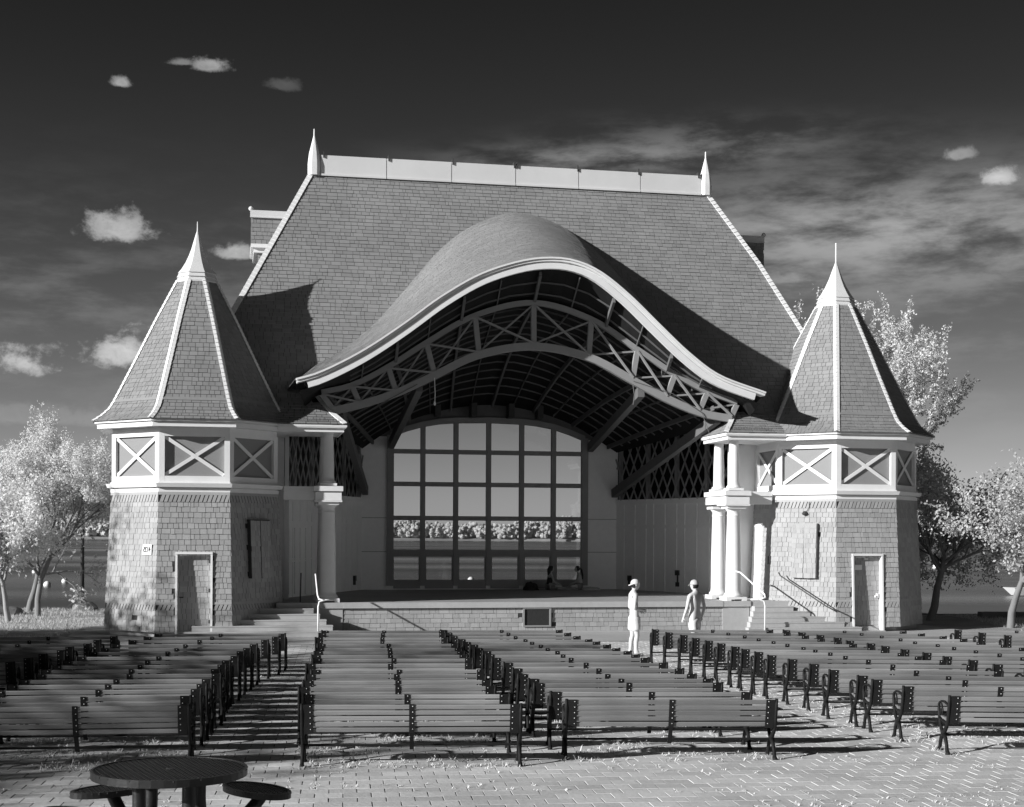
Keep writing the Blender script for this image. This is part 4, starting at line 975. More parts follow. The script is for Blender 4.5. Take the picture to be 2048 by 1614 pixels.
mm.build('bolts', M['bolt'], proto, kind='stuff')
def lin(a, b, n): return [a + (b - a) * i / (n - 1) for i in range(n)]
ORD = ['first', 'second', 'third', 'fourth', 'fifth', 'sixth', 'seventh', 'eighth', 'ninth', 'tenth', 'eleventh', 'twelfth', 'thirteenth', 'fourteenth', 'fifteenth', 'sixteenth', 'seventeenth', 'eighteenth']
DA = [17.24,18.35,19.24,20.1,21.0,21.7,22.7,23.7,24.4,25.2,25.9,26.9,28.6,29.9,30.7]
DB = [17.9,18.8,19.9,20.5,21.2,22.1,23.1,24.0,24.7,25.4,26.1,26.9,27.6,28.3,29.2,30.2,31.1]
DC = [18.5,19.7,20.6,21.2,22.1,23.1,24.0,24.8,25.5,26.1,26.7,27.5,28.2,28.9,29.8,30.6,31.6]
DD = [19.6,20.5,21.4,22.3,23.2,24.0,24.7,25.5,26.2,27.0,27.7,28.4,29.2,30.0,30.8,31.6]
DL = [16.8,17.8,18.6,19.3,20.0,20.8,21.5,22.2,23.0,23.8,24.8,25.6,26.5,27.6,28.5,29.4]
D2 = [21.1,22.3,23.1,23.9,24.7,25.5,26.3,27.2,28.2]
DE = [29.3,30.2,31.0,31.9]
blocks = [
 ('block left of centre', DA, lambda d: -2.53 - .113 * (d - 17.24), 4.5, 'benches in the middle block left of centre'),
 ('block right of centre', DB, lambda d: .70 - .168 * (d - 17.9), 3.0, 'benches in the middle block right of centre'),
 ('right block before the right steps', DC, lambda d: 5.56 - .189 * (d - 18.5), -1.5, 'benches in the right block'),
 ('outer right block', DD, lambda d: 8.40 - .204 * (d - 19.6), -5.0, 'benches in the outer right block'),
 ('left block before the left tower', DL, lambda d: -3.83 - .10 * (min(d, 25) - 16.8) - BL, 6.5, 'benches in the left block'),
 ('outer left block', D2, lambda d: -7.75 - BL, 10.0, 'benches in the outer left block'),
 ('far right corner block', DE, lambda d: 9.75 + (31.9 - d) * .28, -7.0, 'benches in the far right block')]
def copy_thing(src, kids):
    r = src.copy(); C.objects.link(r)
    for ch in kids: c = ch.copy(); C.objects.link(c); c.parent = r
    return r
kids = list(proto.children); used = False; feet = []
for bi, (where, Ds, fx, rot, grp) in enumerate(blocks):
    for i, d in enumerate(Ds):
        if used: b = copy_thing(proto, kids)
        else: b = proto; used = True
        jx = rnd.uniform(-.06, .06); jr = rnd.uniform(-1.2, 1.2)
        b.location = (fx(d) + jx, d, 0); b.rotation_euler = (0, 0, R(rot + jr)); b['group'] = grp
        b['label'] = 'slatted iron-ended bench, %s row from the camera, %s' % (ORD[i], where)
        feet.append((b.location.copy(), R(rot + jr)))

# ------------------------------------------------------------------ grass tufts growing from joints and round the bench feet
tf = MB()
def tuft(x, y, n, s):
    for k in range(n):
        a = rnd.uniform(0, 6.28); l = s * rnd.uniform(.5, 1.2); bx_, by_ = x + rnd.gauss(0, .02), y + rnd.gauss(0, .02); w = .004 + .003 * rnd.random()
        dx, dy = math.cos(a) * l, math.sin(a) * l; px, py = -math.sin(a) * w, math.cos(a) * w; hgt = l * rnd.uniform(.25, .9)
        tf.add([(bx_-px, by_-py, -.004), (bx_+px, by_+py, -.004), (bx_+dx*.55+px*.8, by_+dy*.55+py*.8, hgt*.8), (bx_+dx*.55-px*.8, by_+dy*.55-py*.8, hgt*.8), (bx_+dx, by_+dy, hgt)], [(0,1,2,3), (3,2,4)])
for loc, a in feet:
    n = 90 if loc.y < 19.5 else 44 if loc.y < 24 else 16
    for k in range(n):
        u = rnd.uniform(-.1, BL + .1); v = rnd.choice((rnd.gauss(-.02, .09), rnd.gauss(.42, .08)))
        if noise.noise(Vector((loc.x + u, loc.y, 0)) * .9) < -.12: continue
        x = loc.x + math.cos(a) * u - math.sin(a) * v; y = loc.y + math.sin(a) * u + math.cos(a) * v; tuft(x, y, 8, .05 if rnd.random() < .85 else .10)
for k in range(1500):
    y = 14.4 + 12 * rnd.random() ** 1.8; x = rnd.uniform(-.37, .37) * y
    if noise.noise(Vector((x * .5, y * .9, 3))) < .08: continue
    q = ipf @ Vector((x, y, 0)); q.x = round(q.x / (pw / 2)) * pw / 2; q = PF @ q; tuft(q.x + rnd.gauss(0, .01), q.y, 5, .035)
tag(tf.build('weeds', M['grass'], None, kind='stuff'), 'pale weeds growing from the paving joints and round the bench feet', 'weeds')
# lawn grass beside the left tower
gr = MB()
for k in range(26000):
    y = rnd.uniform(39, 52.4); x = rnd.uniform(-.42 * y, -12.5) if rnd.random() < .62 else rnd.uniform(15.5, .42 * y + .1) if y > 37 else -20
    if abs(x) > .40 * y: continue
    q = BF.inverted() @ Vector((x, y, 0))
    if q.y < -2.6 and q.x < 0: continue
    if noise.noise(Vector((x * .4, y * .5, 9))) < -.25: continue
    a = rnd.uniform(0, 6.28); w = .012; h = rnd.uniform(.04, .11); z = gz(x, y)
    gr.add([(x - math.cos(a) * w, y - math.sin(a) * w, z - .02), (x + math.cos(a) * w, y + math.sin(a) * w, z - .02), (x + rnd.gauss(0, .04), y + rnd.gauss(0, .04), z + h)], [(0, 1, 2)])
tag(gr.build('lawn_grass', M['leaf_dull'], None, kind='stuff'), 'short pale lawn grass on the shore lawn', 'grass')

# ------------------------------------------------------------------ trees
def make_tree(seed, h, spread, n_main, leaf_n, leaf_s, up=.5, lean=(0, 0), trunk_r=.16, fork=.35, levels=4, clump=.22, tw=1., lowleaf=0.):
    r = random.Random(seed); wood = MB(); leaf = MB(); tips = []
    def leaf_at(p, s):
        n_ = Vector((r.gauss(0, 1), r.gauss(0, 1), r.gauss(0, 1) + .3)).normalized(); a, b = frame_of(n_); t = r.uniform(0, 6.28)
        u = (a * math.cos(t) + b * math.sin(t)) * s; v = (b * math.cos(t) - a * math.sin(t)) * s * .55
        leaf.add([p - u, p + v, p + u, p - v], [(0, 1, 2, 3)])
    def grow(p, d, L_, rad, lev):
        n = 4 if lev < 2 else 3; pts = [p]; rads = [rad]; dd = d.copy(); q = p.copy()
        for i in range(n):
            dd = (dd + Vector((r.gauss(0, .16), r.gauss(0, .16), r.gauss(0, .08) + up * .12))).normalized(); q = q + dd * (L_ / n); pts.append(q.copy()); rads.append(rad * (1 - .45 * (i + 1) / n))
        if rad > .004: wood.tube(pts, rads, 7 if lev == 0 else 5 if lev < 3 else 3, cap=False)
        if lev >= levels - 1:
            tips.append((pts, L_)); 
        if lev >= levels: return
        kids_ = n_main if lev == 0 else r.choice((3, 3, 4)) if lev < levels - 1 else 4
        for k in range(kids_):
            t = fork + (1 - fork) * (k + r.random() * .7) / kids_ if lev else r.uniform(.72, 1.0); i = min(n - 1, int(t * n)); bp = pts[i].lerp(pts[i+1], t * n - i)
            az_ = 2 * math.pi * (k + r.random() * .6) / kids_ + lev; a, b = frame_of(dd); tilt = r.uniform(.45, .95) * spread if lev == 0 else r.uniform(.35, .8)
            nd = (dd * math.cos(tilt) + (a * math.cos(az_) + b * math.sin(az_)) * math.sin(tilt)).normalized()
            grow(bp, nd, L_ * r.uniform(.58, .82) * (1.15 if lev == 0 else 1), rads[i] * .62, lev + 1)
    d0 = Vector((lean[0], lean[1], 1)).normalized(); grow(Vector((0, 0, -.05)), d0, h * .34, trunk_r, 0)
    per = max(1, int(leaf_n / max(1, len(tips))))
    for pts, L_ in tips:
        for k in range(per):
            t = r.random(); i = min(len(pts) - 2, int(t * (len(pts) - 1))); p = pts[i].lerp(pts[i+1], t * (len(pts) - 1) - i)
            leaf_at(p + Vector((r.gauss(0, 1), r.gauss(0, 1), r.gauss(0, .8))) * clump * (.4 + .6 * r.random()), leaf_s * r.uniform(.6, 1.25))
    return wood, leaf
def plant(name, label, cat, loc, wood, leaf, bark, lm, rz=0, group=None, sc=1.):
    t = thing(name, label, cat, loc, rz, group); wood.build('trunk', bark, t, smooth=True)
    if leaf.v: leaf.build('crown', lm, t)
    t.scale = (sc, sc, sc); return t
w, l = make_tree(3, 7.9, 1.0, 8, 75000, .042, up=1.0, trunk_r=.11, levels=5, clump=.13)
plant('tree', 'tall airy tree in fresh leaf left of the left tower, by the water', 'tree', (-15.75, 48.2, 0), w, l, M['bark'], M['leaf'], .4)
w, l = make_tree(11, 5.0, 1.15, 6, 34000, .06, up=.4, trunk_r=.10, levels=5, clump=.2)
plant('tree', 'small bright blossoming tree with pale forked trunk at the left edge', 'tree', (-16.1, 46.4, 0), w, l, M['bark_pale'], M['leaf'], 1.)
w, l = make_tree(5, 5.6, 1.1, 5, 1800, .08, up=.3, trunk_r=.13, levels=4, clump=.25)
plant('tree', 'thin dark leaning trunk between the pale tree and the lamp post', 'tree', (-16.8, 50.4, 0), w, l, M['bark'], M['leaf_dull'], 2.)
w, l = make_tree(8, 17.2, .98, 11, 78000, .062, up=1.15, trunk_r=.26, levels=4, clump=.12)
plant('tree', 'tall tree with upswept leafy branches rising behind the right tower', 'tree', (13.6, 62.0, -.4), w, l, M['bark'], M['leaf'], .2)
w, l = make_tree(21, 6.9, 1.25, 7, 34000, .055, up=.35, lean=(.25, 0), trunk_r=.15, levels=5, clump=.2)
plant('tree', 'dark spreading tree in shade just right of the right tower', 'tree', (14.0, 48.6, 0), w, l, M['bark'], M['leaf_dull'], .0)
w, l = make_tree(33, 6.4, 1.1, 5, 24000, .055, up=.5, lean=(-.1, 0), trunk_r=.13, levels=5, clump=.17)
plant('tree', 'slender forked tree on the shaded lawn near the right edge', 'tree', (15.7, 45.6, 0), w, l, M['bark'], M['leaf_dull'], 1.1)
w, l = make_tree(40, 6.6, 1.1, 6, 52000, .06, up=.5, trunk_r=.13, levels=5, clump=.2)
plant('tree', 'brilliant white-leaved tree cut by the right picture edge', 'tree', (20.3, 47.6, 0), w, l, M['bark'], M['leaf'], 2.1)
# lakeside park trees outside the picture on the sun side; their shade falls over benches and tower
w, l = make_tree(51, 11.5, 1.05, 8, 5200, .13, up=.7, trunk_r=.24, levels=4, clump=.42)
t0 = plant('park_tree', 'tall park tree standing out of the picture to the left', 'tree', (-27.5, 19.5, 0), w, l, M['bark'], M['leaf'], 0, 'park trees on the sunny side')
k0 = list(t0.children)
for x, y, a, s, nm in ((-31.5, 25.5, 1.3, .93, 'the one nearest the lake'), (-24.5, 12.0, 2.2, 1., 'level with the picnic table'), (-22.5, 5.0, 3.3, .72, 'left of the camera'), (-19.0, -1.5, 4.2, .75, 'just behind the camera line'), (-34, 14, 5.0, 1.1, 'in the outer row, forward'), (-29, 4.5, .7, 1.1, 'in the outer row, rearward'), (-14.5, -7.5, 1.9, .95, 'the hindmost'), (-29.6, 28.4, 2.7, 1.0, 'beside the walk'), (-21.5, -9.0, .2, 1.1, 'outer row, behind the camera'), (-36, 22, .9, 1.15, 'outermost')):
    t = copy_thing(t0, k0); t.location = (x, y, 0); t.rotation_euler = (0, 0, a); t.scale = (s, s, s); t['label'] = 'tall park tree out of the picture, %s' % nm
# wooded far shore: reads as one mass
fw = MB(); r = random.Random(9)
bm_ = bmesh.new(); bmesh.ops.create_icosphere(bm_, subdivisions=2, radius=1); ICO = ([v.co.copy() for v in bm_.verts], [tuple(v.index for v in f.verts) for f in bm_.faces]); bm_.free()
for i in range(330):
    row = i % 3; x = -560 + 1160 * i / 330 + r.uniform(-4, 4); y = 1392 + row * 14 + r.uniform(-4, 4); hh = r.uniform(12, 18) * (1 + .2 * row) * (1 + .25 * noise.noise(Vector((x * .01, 0, 0)))); wd = r.uniform(6, 11)
    subs = [(Vector((x + r.gauss(0, wd * .38), y + r.gauss(0, 3), hh * r.uniform(.18, .82))), r.uniform(1.1, 2.5)) for _ in range(27)]
    for c_, rr in subs:
        sd = r.random() * 50
        fw.add([c_ + v * rr * (1 + .42 * noise.noise(v * 2.4 + Vector((sd, 0, 0))) + .16 * noise.noise(v * 7 + Vector((0, sd, 0)))) for v in ICO[0]], ICO[1])
        for k in range(5):
            n_ = Vector((r.gauss(0, 1), r.gauss(0, 1) - .5, r.gauss(0, 1) + .25)).normalized(); p = c_ + n_ * rr * r.uniform(.95, 1.15); a, b = frame_of((n_ + Vector((r.gauss(0, .3), r.gauss(0, .3), r.gauss(0, .3)))).normalized()); s = r.uniform(.3, .7)
            fw.add([p - a * s, p + b * s * .8, p + a * s, p - b * s * .8], [(0, 1, 2, 3)])
tag(fw.build('far_woods', M['woods'], None, kind='stuff'), 'pale wooded shore across the lake', 'woods')
# near shore trees seen far left past the lamp post
fw = MB()

# ------------------------------------------------------------------ lamp post, rocks, stumps, buoys, boat
lp = thing('lamp_post', 'dark ornate lamp post standing by the lake left of the left tower', 'lamp post', (-15.46, 52.2, 0))
mm = MB(); mm.lathe([(.30, 0), (.31, .08), (.25, .12), (.26, .2), (.20, .26), (.12, .42), (.10, .55), (.08, .6)], (0, 0, 0), 12); mm.build('base', M['dark_metal'], lp, smooth=False)
mm = MB(); mm.lathe([(.075, .6), (.065, 2.2), (.055, 3.9), (.075, 3.95), (.05, 4.05)], (0, 0, 0), 10); mm.build('pole', M['dark_metal'], lp, smooth=True)
mm = MB(); mm.tube([(0, 0, 4.0), (-.12, 0, 4.3), (-.3, 0, 4.5), (-.42, 0, 4.45)], .025, 6); mm.build('arm', M['dark_metal'], lp)
mm = MB(); mm.lathe([(.03, .22), (.11, .12), (.13, .0), (.09, -.05)], (-.42, 0, 4.4), 10); mm.build('lamp_head', M['dark_metal'], lp)
mm = MB(); mm.lathe([(.03, .34), (.10, .2), (.12, .08), (.07, 0)], (0, 0, 4.05), 10); mm.build('lamp_head', M['dark_metal'], lp)
def rock(x, y, z, s, seed, label):
    b = bmesh.new(); bmesh.ops.create_icosphere(b, subdivisions=3, radius=1)
    for v in b.verts: v.co *= 1 + .28 * noise.noise(v.co * 1.3 + Vector((seed, 0, 0))); v.co = Vector((v.co.x * s[0], v.co.y * s[1], v.co.z * s[2]))
    me = bpy.data.meshes.new('boulder'); b.to_mesh(me); b.free(); me.materials.append(M['rock']); o = bpy.data.objects.new('boulder', me); C.objects.link(o); o.location = (x, y, z); tag(o, label, 'boulder')
rock(-17.3, 48.9, .05, (.75, .5, .38), 1, 'large grey boulder at the left edge beside the pale tree')
rock(-15.0, 51.0, .0, (.55, .4, .4), 3, 'boulder at the foot of the dark trunk by the water')
rock(-13.6, 51.8, -.02, (.8, .4, .22), 5, 'low flat boulder on the bank left of the lamp post')
rock(-12.6, 50.6, 0, (.25, .2, .16), 7, 'small boulder against the left tower corner')
for x, y, s, lab in ((-36.2, 113, .30, 'left white mooring buoy beside the dark trunk'), (-37.6, 122, .28, 'right white mooring buoy floating left of the lamp post'), (-50, 152, .3, 'smallest white mooring buoy farthest out at left'),
                     (-3.7, 131, .30, 'white mooring buoy seen through the stage window'), (58.5, 200, .5, 'white buoy far out right of the right tower')):
    mm = MB(); mm.lathe([(.02, -.3), (.24, -.2), (.3, 0), (.26, .14), (.14, .26), (.02, .3)], (0, 0, 0), 14); mm.v = [(a * s / .3, b * s / .3, c * s / .3) for a, b, c in mm.v]
    o = mm.build('mooring_buoy', M['white_plain'], None, smooth=True); o.location = (x, y, -1.15); tag(o, lab, 'buoy')
bo = thing('boat', 'small white boat on the lake at the right picture edge', 'boat', (37.2, 103, -1.2), .2)
mm = MB(); mm.hexa([(-1.6, -.5, 0), (1.6, -.5, 0), (1.6, .5, 0), (-1.6, .5, 0), (-2.1, -.8, .55), (2.0, -.8, .5), (2.0, .8, .5), (-2.1, .8, .55)]); mm.build('hull', M['white_plain'], bo)
mm = MB(); mm.hexa([(-.5, -.5, .56), (.9, -.5, .52), (.9, .5, .52), (-.5, .5, .56), (-.2, -.4, 1.0), (.7, -.4, 1.0), (.7, .4, 1.0), (-.2, .4, 1.0)]); mm.build('cabin', M['white_plain'], bo)

# ------------------------------------------------------------------ picnic table in the foreground
tb = thing('picnic_table', 'round dark metal mesh picnic table with attached oval seats, cut by the bottom edge', 'table', (-2.94, 12.5, 0))
def mesh_disc(rx, ry, z, t, ang, cx=0, cy=0, holes=.045):
    rim = MB(); n = 40; P = [(cx + rx * math.cos(2*math.pi*i/n) * math.cos(ang) - ry * math.sin(2*math.pi*i/n) * math.sin(ang), cy + rx * math.cos(2*math.pi*i/n) * math.sin(ang) + ry * math.sin(2*math.pi*i/n) * math.cos(ang)) for i in range(n)]
    inn = [(cx + (x - cx) * (1 - .02 / min(rx, ry)), cy + (y - cy) * (1 - .02 / min(rx, ry))) for x, y in P]
    rim.add([(x, y, z - t) for x, y in P] + [(x, y, z) for x, y in P] + [(x, y, z) for x, y in inn] + [(x, y, z - t) for x, y in inn],
            [(j*n+i, j*n+(i+1) % n, ((j+1) % 4)*n+(i+1) % n, ((j+1) % 4)*n+i) for j in range(4) for i in range(n)])
    grid = MB()
    for fam in (R(62), R(118)):
        u = Vector((math.cos(fam), math.sin(fam), 0)); v = Vector((-u.y, u.x, 0)); k = -int(rx / holes) - 1
        while k * holes < rx:
            k += 1; c_ = Vector((cx, cy, z - .012)) + v * (k * holes)
            ins = []
            for q in range(-60, 61):
                p = c_ + u * (q * rx / 58); dx, dy = p.x - cx, p.y - cy; ex = (dx * math.cos(ang) + dy * math.sin(ang)) / rx; ey = (-dx * math.sin(ang) + dy * math.cos(ang)) / ry
                if ex * ex + ey * ey < .99: ins.append(p)
            if len(ins) > 1: grid.beam(ins[0], ins[-1], .017, .012)
    return rim, grid
rim, grid = mesh_disc(.66, .66, .745, .065, 0); rim.build('rim', M['table'], tb, smooth=False); grid.build('mesh_top', M['table'], tb, kind='stuff')
mm = MB(); mm.lathe([(.02, 0), (.035, .002), (.035, .006), (.02, .008)], (0, 0, .735), 10); mm.build('umbrella_hole', M['dark_metal'], tb)
for a, nm in ((45, 0), (135, 1), (225, 2), (315, 3)):
    ca, sa = math.cos(R(a)), math.sin(R(a)); sx_, sy_ = ca * .90, sa * .90
    st = thing('seat', '', ''); st.parent = tb
    for kk in ('label', 'category'): del st[kk]
    rim, grid = mesh_disc(.44, .21, .47, .055, R(a + 90), sx_, sy_, .04); rim.build('seat_rim', M['table'], st); grid.build('seat_mesh', M['table'], st, kind='stuff')
    mm = MB(); pts = smooth_pts([(ca * .30, sa * .30, .69), (ca * .30, sa * .30, .40), (ca * .34, sa * .34, .24), (ca * .48, sa * .48, .16), (ca * .72, sa * .72, .20), (ca * .93, sa * .93, .36), (ca * .96, sa * .96, .43)], 4); mm.tube(pts, .058, 12); mm.build('leg_tube', M['table'], tb, smooth=True)
mm = MB(); mm.lathe([(.26, 0), (.26, .02), (.07, .03), (.06, .2), (.25, .22), (.25, .26), (.05, .27)], (0, 0, 0), 16); mm.build('base', M['table'], tb)

# ------------------------------------------------------------------ people
def skin_mesh(name, J, E_, m, parent, sub=2):
    me = bpy.data.meshes.new(name); names = list(J); me.from_pydata([J[n][0] for n in names], [(names.index(a), names.index(b)) for a, b in E_], []); me.update()
    o = bpy.data.objects.new(name, me); C.objects.link(o); 
    sk = o.modifiers.new('skin', 'SKIN'); sk.use_smooth_shade = True; o.modifiers.new('sub', 'SUBSURF').levels = sub; o.modifiers['sub'].render_levels = sub
    for i, n in enumerate(names):
        r_ = J[n][1]; d = me.skin_vertices[0].data[i]; d.radius = r_ if isinstance(r_, tuple) else (r_, r_); d.use_root = (i == 0)
    bpy.context.view_layer.update(); ev = o.evaluated_get(bpy.context.evaluated_depsgraph_get()); nm = bpy.data.meshes.new_from_object(ev)
    o.modifiers.clear(); o.data = nm; nm.materials.clear(); nm.materials.append(m); o.parent = parent
    return o
def sculpt_head(parent, c, r, face, m, hairm, short=False, name='head'):
    """head with brow, nose, mouth and ears, looking along `face`"""
    b = bmesh.new(); bmesh.ops.create_icosphere(b, subdivisions=4, radius=1)
    for v in b.verts:
        x, y, z = v.co; jaw = 1 - .22 * max(0, -z) ** 1.3; nx_, ny_, nz_ = x * .76 * jaw, y * .95, z * 1.18
        if y > 0:
            ny_ -= .10 * max(0, 1 - abs(z - .05) / .13) * max(0, 1 - abs(abs(x) - .34) / .2)      # eye sockets
            ny_ += .26 * max(0, 1 - abs(x) / .17) * max(0, 1 - abs(z + .18) / .26)                  # nose
            ny_ += .06 * max(0, 1 - abs(x) / .35) * max(0, 1 - abs(z + .52) / .12)                  # lips
            ny_ += .08 * max(0, 1 - abs(x) / .35) * max(0, 1 - abs(z + .86) / .2)                   # chin
        v.co = Vector((nx_, ny_, nz_)) * r
    ang = math.atan2(face[1], face[0]) - math.pi / 2; T = Matrix.Translation(c) @ Matrix.Rotation(ang, 4, 'Z')
    for s in (-1, 1):
        e = bmesh.ops.create_icosphere(b, subdivisions=2, radius=1)['verts']
        for v in e: v.co = Vector((s * .78 * r + v.co.x * .06 * r, -.02 * r + v.co.y * .16 * r, -.05 * r + v.co.z * .28 * r))
    me = bpy.data.meshes.new(name); b.transform(T); b.to_mesh(me); b.free(); me.materials.append(m)
    for p in me.polygons: p.use_smooth = True
    o = bpy.data.objects.new(name, me); C.objects.link(o); o.parent = parent
    h = bmesh.new(); bmesh.ops.create_icosphere(h, subdivisions=3, radius=1)
    for v in h.verts:
        x, y, z = v.co
        if short:
            if y > -.15: y = -.15; x *= .7; z *= .7
            z = min(z, .3)
        elif y > .35 and z < .55: z = .55 + (z - .55) * .1; y *= .8
        v.co = Vector((x * .84, y * .98 - .06, z * 1.16 + .06 if z > -.4 else z * .9)) * r * 1.03
    me = bpy.data.meshes.new('hair'); h.transform(T); h.to_mesh(me); h.free(); me.materials.append(hairm)
    for p in me.polygons: p.use_smooth = True
    o2 = bpy.data.objects.new('hair', me); C.objects.link(o2); o2.parent = parent
    return T
def cap_on(parent, T, r, back, m):
    b = MB(); prof = [(1.0, .12), (1.02, .35), (.93, .75), (.70, 1.08), (.35, 1.26), (.03, 1.31)]
    b.lathe([(a * .98, z) for a, z in prof], (0, 0, 0), 18); b.v = [tuple(T @ Vector((x * r * .88, (y * 1.05 - .03) * r, z * r))) for x, y, z in b.v]; b.build('cap', m, parent, smooth=True)
    sgn = -1 if back else 1; n = 9; top = []; 
    for i in range(n):
        t = math.pi * i / (n - 1); top += [(math.cos(t) * .72 * r, sgn * (.75 + math.sin(t) * .85) * r, (.22 - .30 * math.sin(t)) * r)]
    inn = [(math.cos(math.pi * i / (n - 1)) * .72 * r, sgn * .7 * r, .26 * r) for i in range(n)]
    b = MB(); off = lambda L_, d: [tuple(T @ Vector((x, y, z + d))) for x, y, z in L_]
    b.add(off(inn, 0) + off(top, 0) + off(inn, -.012) + off(top, -.012), [(i, i+1, n+i+1, n+i) for i in range(n-1)] + [(2*n+i, 3*n+i, 3*n+i+1, 2*n+i+1) for i in range(n-1)] + [(n+i, n+i+1, 3*n+i+1, 3*n+i) for i in range(n-1)])
    b.build('cap_peak', m, parent, smooth=True)
def hand(J, E_, wrist, d, side, curl, pre, s=1.):
    """palm, four unequal bent fingers and a thumb leaving the side of the palm"""
    w = Vector(J[wrist][0]); d = Vector(d).normalized(); side = Vector(side).normalized(); cu = Vector(curl).normalized()
    J[pre + 'palm'] = (tuple(w + d * .055 * s), (.036 * s, .018 * s)); E_.append((wrist, pre + 'palm'))
    for i, (o_, l) in enumerate(((-.030, .062), (-.010, .074), (.010, .070), (.028, .055))):
        a = w + d * .088 * s + side * o_ * s; b_ = a + (d * .8 + cu * .5).normalized() * l * .5 * s; c_ = b_ + (d * .3 + cu).normalized() * l * .5 * s
        for nm, p, r_ in (('a', a, .0095), ('b', b_, .0088), ('c', c_, .0075)): J['%sf%d%s' % (pre, i, nm)] = (tuple(p), r_ * s)
        E_ += [(pre + 'palm', '%sf%da' % (pre, i)), ('%sf%da' % (pre, i), '%sf%db' % (pre, i)), ('%sf%db' % (pre, i), '%sf%dc' % (pre, i))]
    a = w + d * .03 * s - side * .038 * s; b_ = a + (d * .7 - side * .5 + cu * .4).normalized() * .04 * s
    J[pre + 'ta'] = (tuple(a), .011 * s); J[pre + 'tb'] = (tuple(b_), .0095 * s); E_ += [(pre + 'palm', pre + 'ta'), (pre + 'ta', pre + 'tb')]
def standing(label, loc, rz, arms, stride, capback, cap_m, tank=None):
    """body faces local +y; about 1.78 m tall"""
    t = thing('person', label, 'person', loc, rz)
    J = {'pelvis': ((0, 0, .95), (.155, .11)), 'waist': ((0, .0, 1.10), (.135, .095)), 'chest': ((0, -.02, 1.30), (.17, .11)), 'neckb': ((0, -.03, 1.46), (.10, .07)), 'neck': ((0, -.01, 1.52), .055), 'headb': ((0, .01, 1.58), .058)}
    E_ = [('pelvis', 'waist'), ('waist', 'chest'), ('chest', 'neckb'), ('neckb', 'neck'), ('neck', 'headb')]
    for s, n in ((-1, 'l'), (1, 'r')):
        st = stride * s
        J.update({n+'hip': ((s*.09, 0, .90), .098), n+'thigh': ((s*.10, st*.35, .70), .085), n+'knee': ((s*.10, st*.6+.02, .49), .058), n+'calf': ((s*.10, st*.8-.01, .36), .058), n+'ank': ((s*.10, st-.02, .09), .037), n+'heel': ((s*.10, st-.05, .045), .036), n+'toe': ((s*.115, st+.14, .03), (.042, .026)),
                  n+'sh': ((s*.19, -.02, 1.42), .058)})
        E_ += [('pelvis', n+'hip'), (n+'hip', n+'thigh'), (n+'thigh', n+'knee'), (n+'knee', n+'calf'), (n+'calf', n+'ank'), (n+'ank', n+'heel'), (n+'ank', n+'toe'), ('neckb', n+'sh')]
        el_, wr_ = arms[n]; J[n+'el'] = (el_, .040); J[n+'wr'] = (wr_, .026); mid = Vector(el_).lerp(Vector(wr_), .35); J[n+'fa'] = (tuple(mid), .038); mu = Vector(J[n+'sh'][0]).lerp(Vector(el_), .45); J[n+'ua'] = (tuple(mu), .048)
        E_ += [(n+'sh', n+'ua'), (n+'ua', n+'el'), (n+'el', n+'fa'), (n+'fa', n+'wr')]
        dd = (Vector(wr_) - Vector(el_)).normalized(); sd_ = Vector((0, 0, 1)) if abs(dd.z) < .6 else Vector((0, 1, 0)); hand(J, E_, n+'wr', dd, sd_, (-s * .8, .3, -.1), n)
    skin_mesh('body', J, E_, M['skin'], t)
    T = sculpt_head(t, Vector((0, .025, 1.655)), .105, (0, 1), M['skin'], M['hair'], True); cap_on(t, T, .105, capback, cap_m)
    # shorts: waistband to mid-thigh, one garment with two legs
    S = {'p': ((0, 0, .97), (.17, .125)), 'q': ((0, 0, .90), (.175, .125))}; SE = [('p', 'q')]
    for s, n in ((-1, 'l'), (1, 'r')):
        st = stride * s; S[n+'a'] = ((s*.095, st*.15, .80), .118); S[n+'b'] = ((s*.105, st*.38, .66), .112); S[n+'c'] = ((s*.107, st*.46, .575), .112); SE += [('q', n+'a'), (n+'a', n+'b'), (n+'b', n+'c')]
    skin_mesh('shorts', S, SE, M['cloth'], t)
    for s, n in ((-1, 'l'), (1, 'r')):
        st = stride * s; mm = MB(); mm.lathe([(.03, .0), (.05, .01), (.05, .05), (.04, .09), (.02, .1)], (0, 0, 0), 12); mm.v = [(s*.108 + x * 1.0, st + .03 + y * 2.6, z * .8) for x, y, z in mm.v]; mm.build('shoe', M['cloth_grey'], t, smooth=True)
    return t
standing('bare-chested person in white cap and pale shorts standing sideways before the stage', (2.84, 33.6, 0), R(-78), {'l': ((-.235, -.05, 1.12), (-.10, .16, 1.05)), 'r': ((.235, -.07, 1.12), (.10, .18, 1.07))}, .04, True, M['cloth'])
standing('bare-backed person in grey cap and white shorts facing away before the right columns', (4.22, 33.4, 0), R(38), {'l': ((-.27, -.02, 1.15), (-.30, .06, .92)), 'r': ((.27, -.04, 1.15), (.27, .05, .91))}, .16, False, M['skin_dim'])
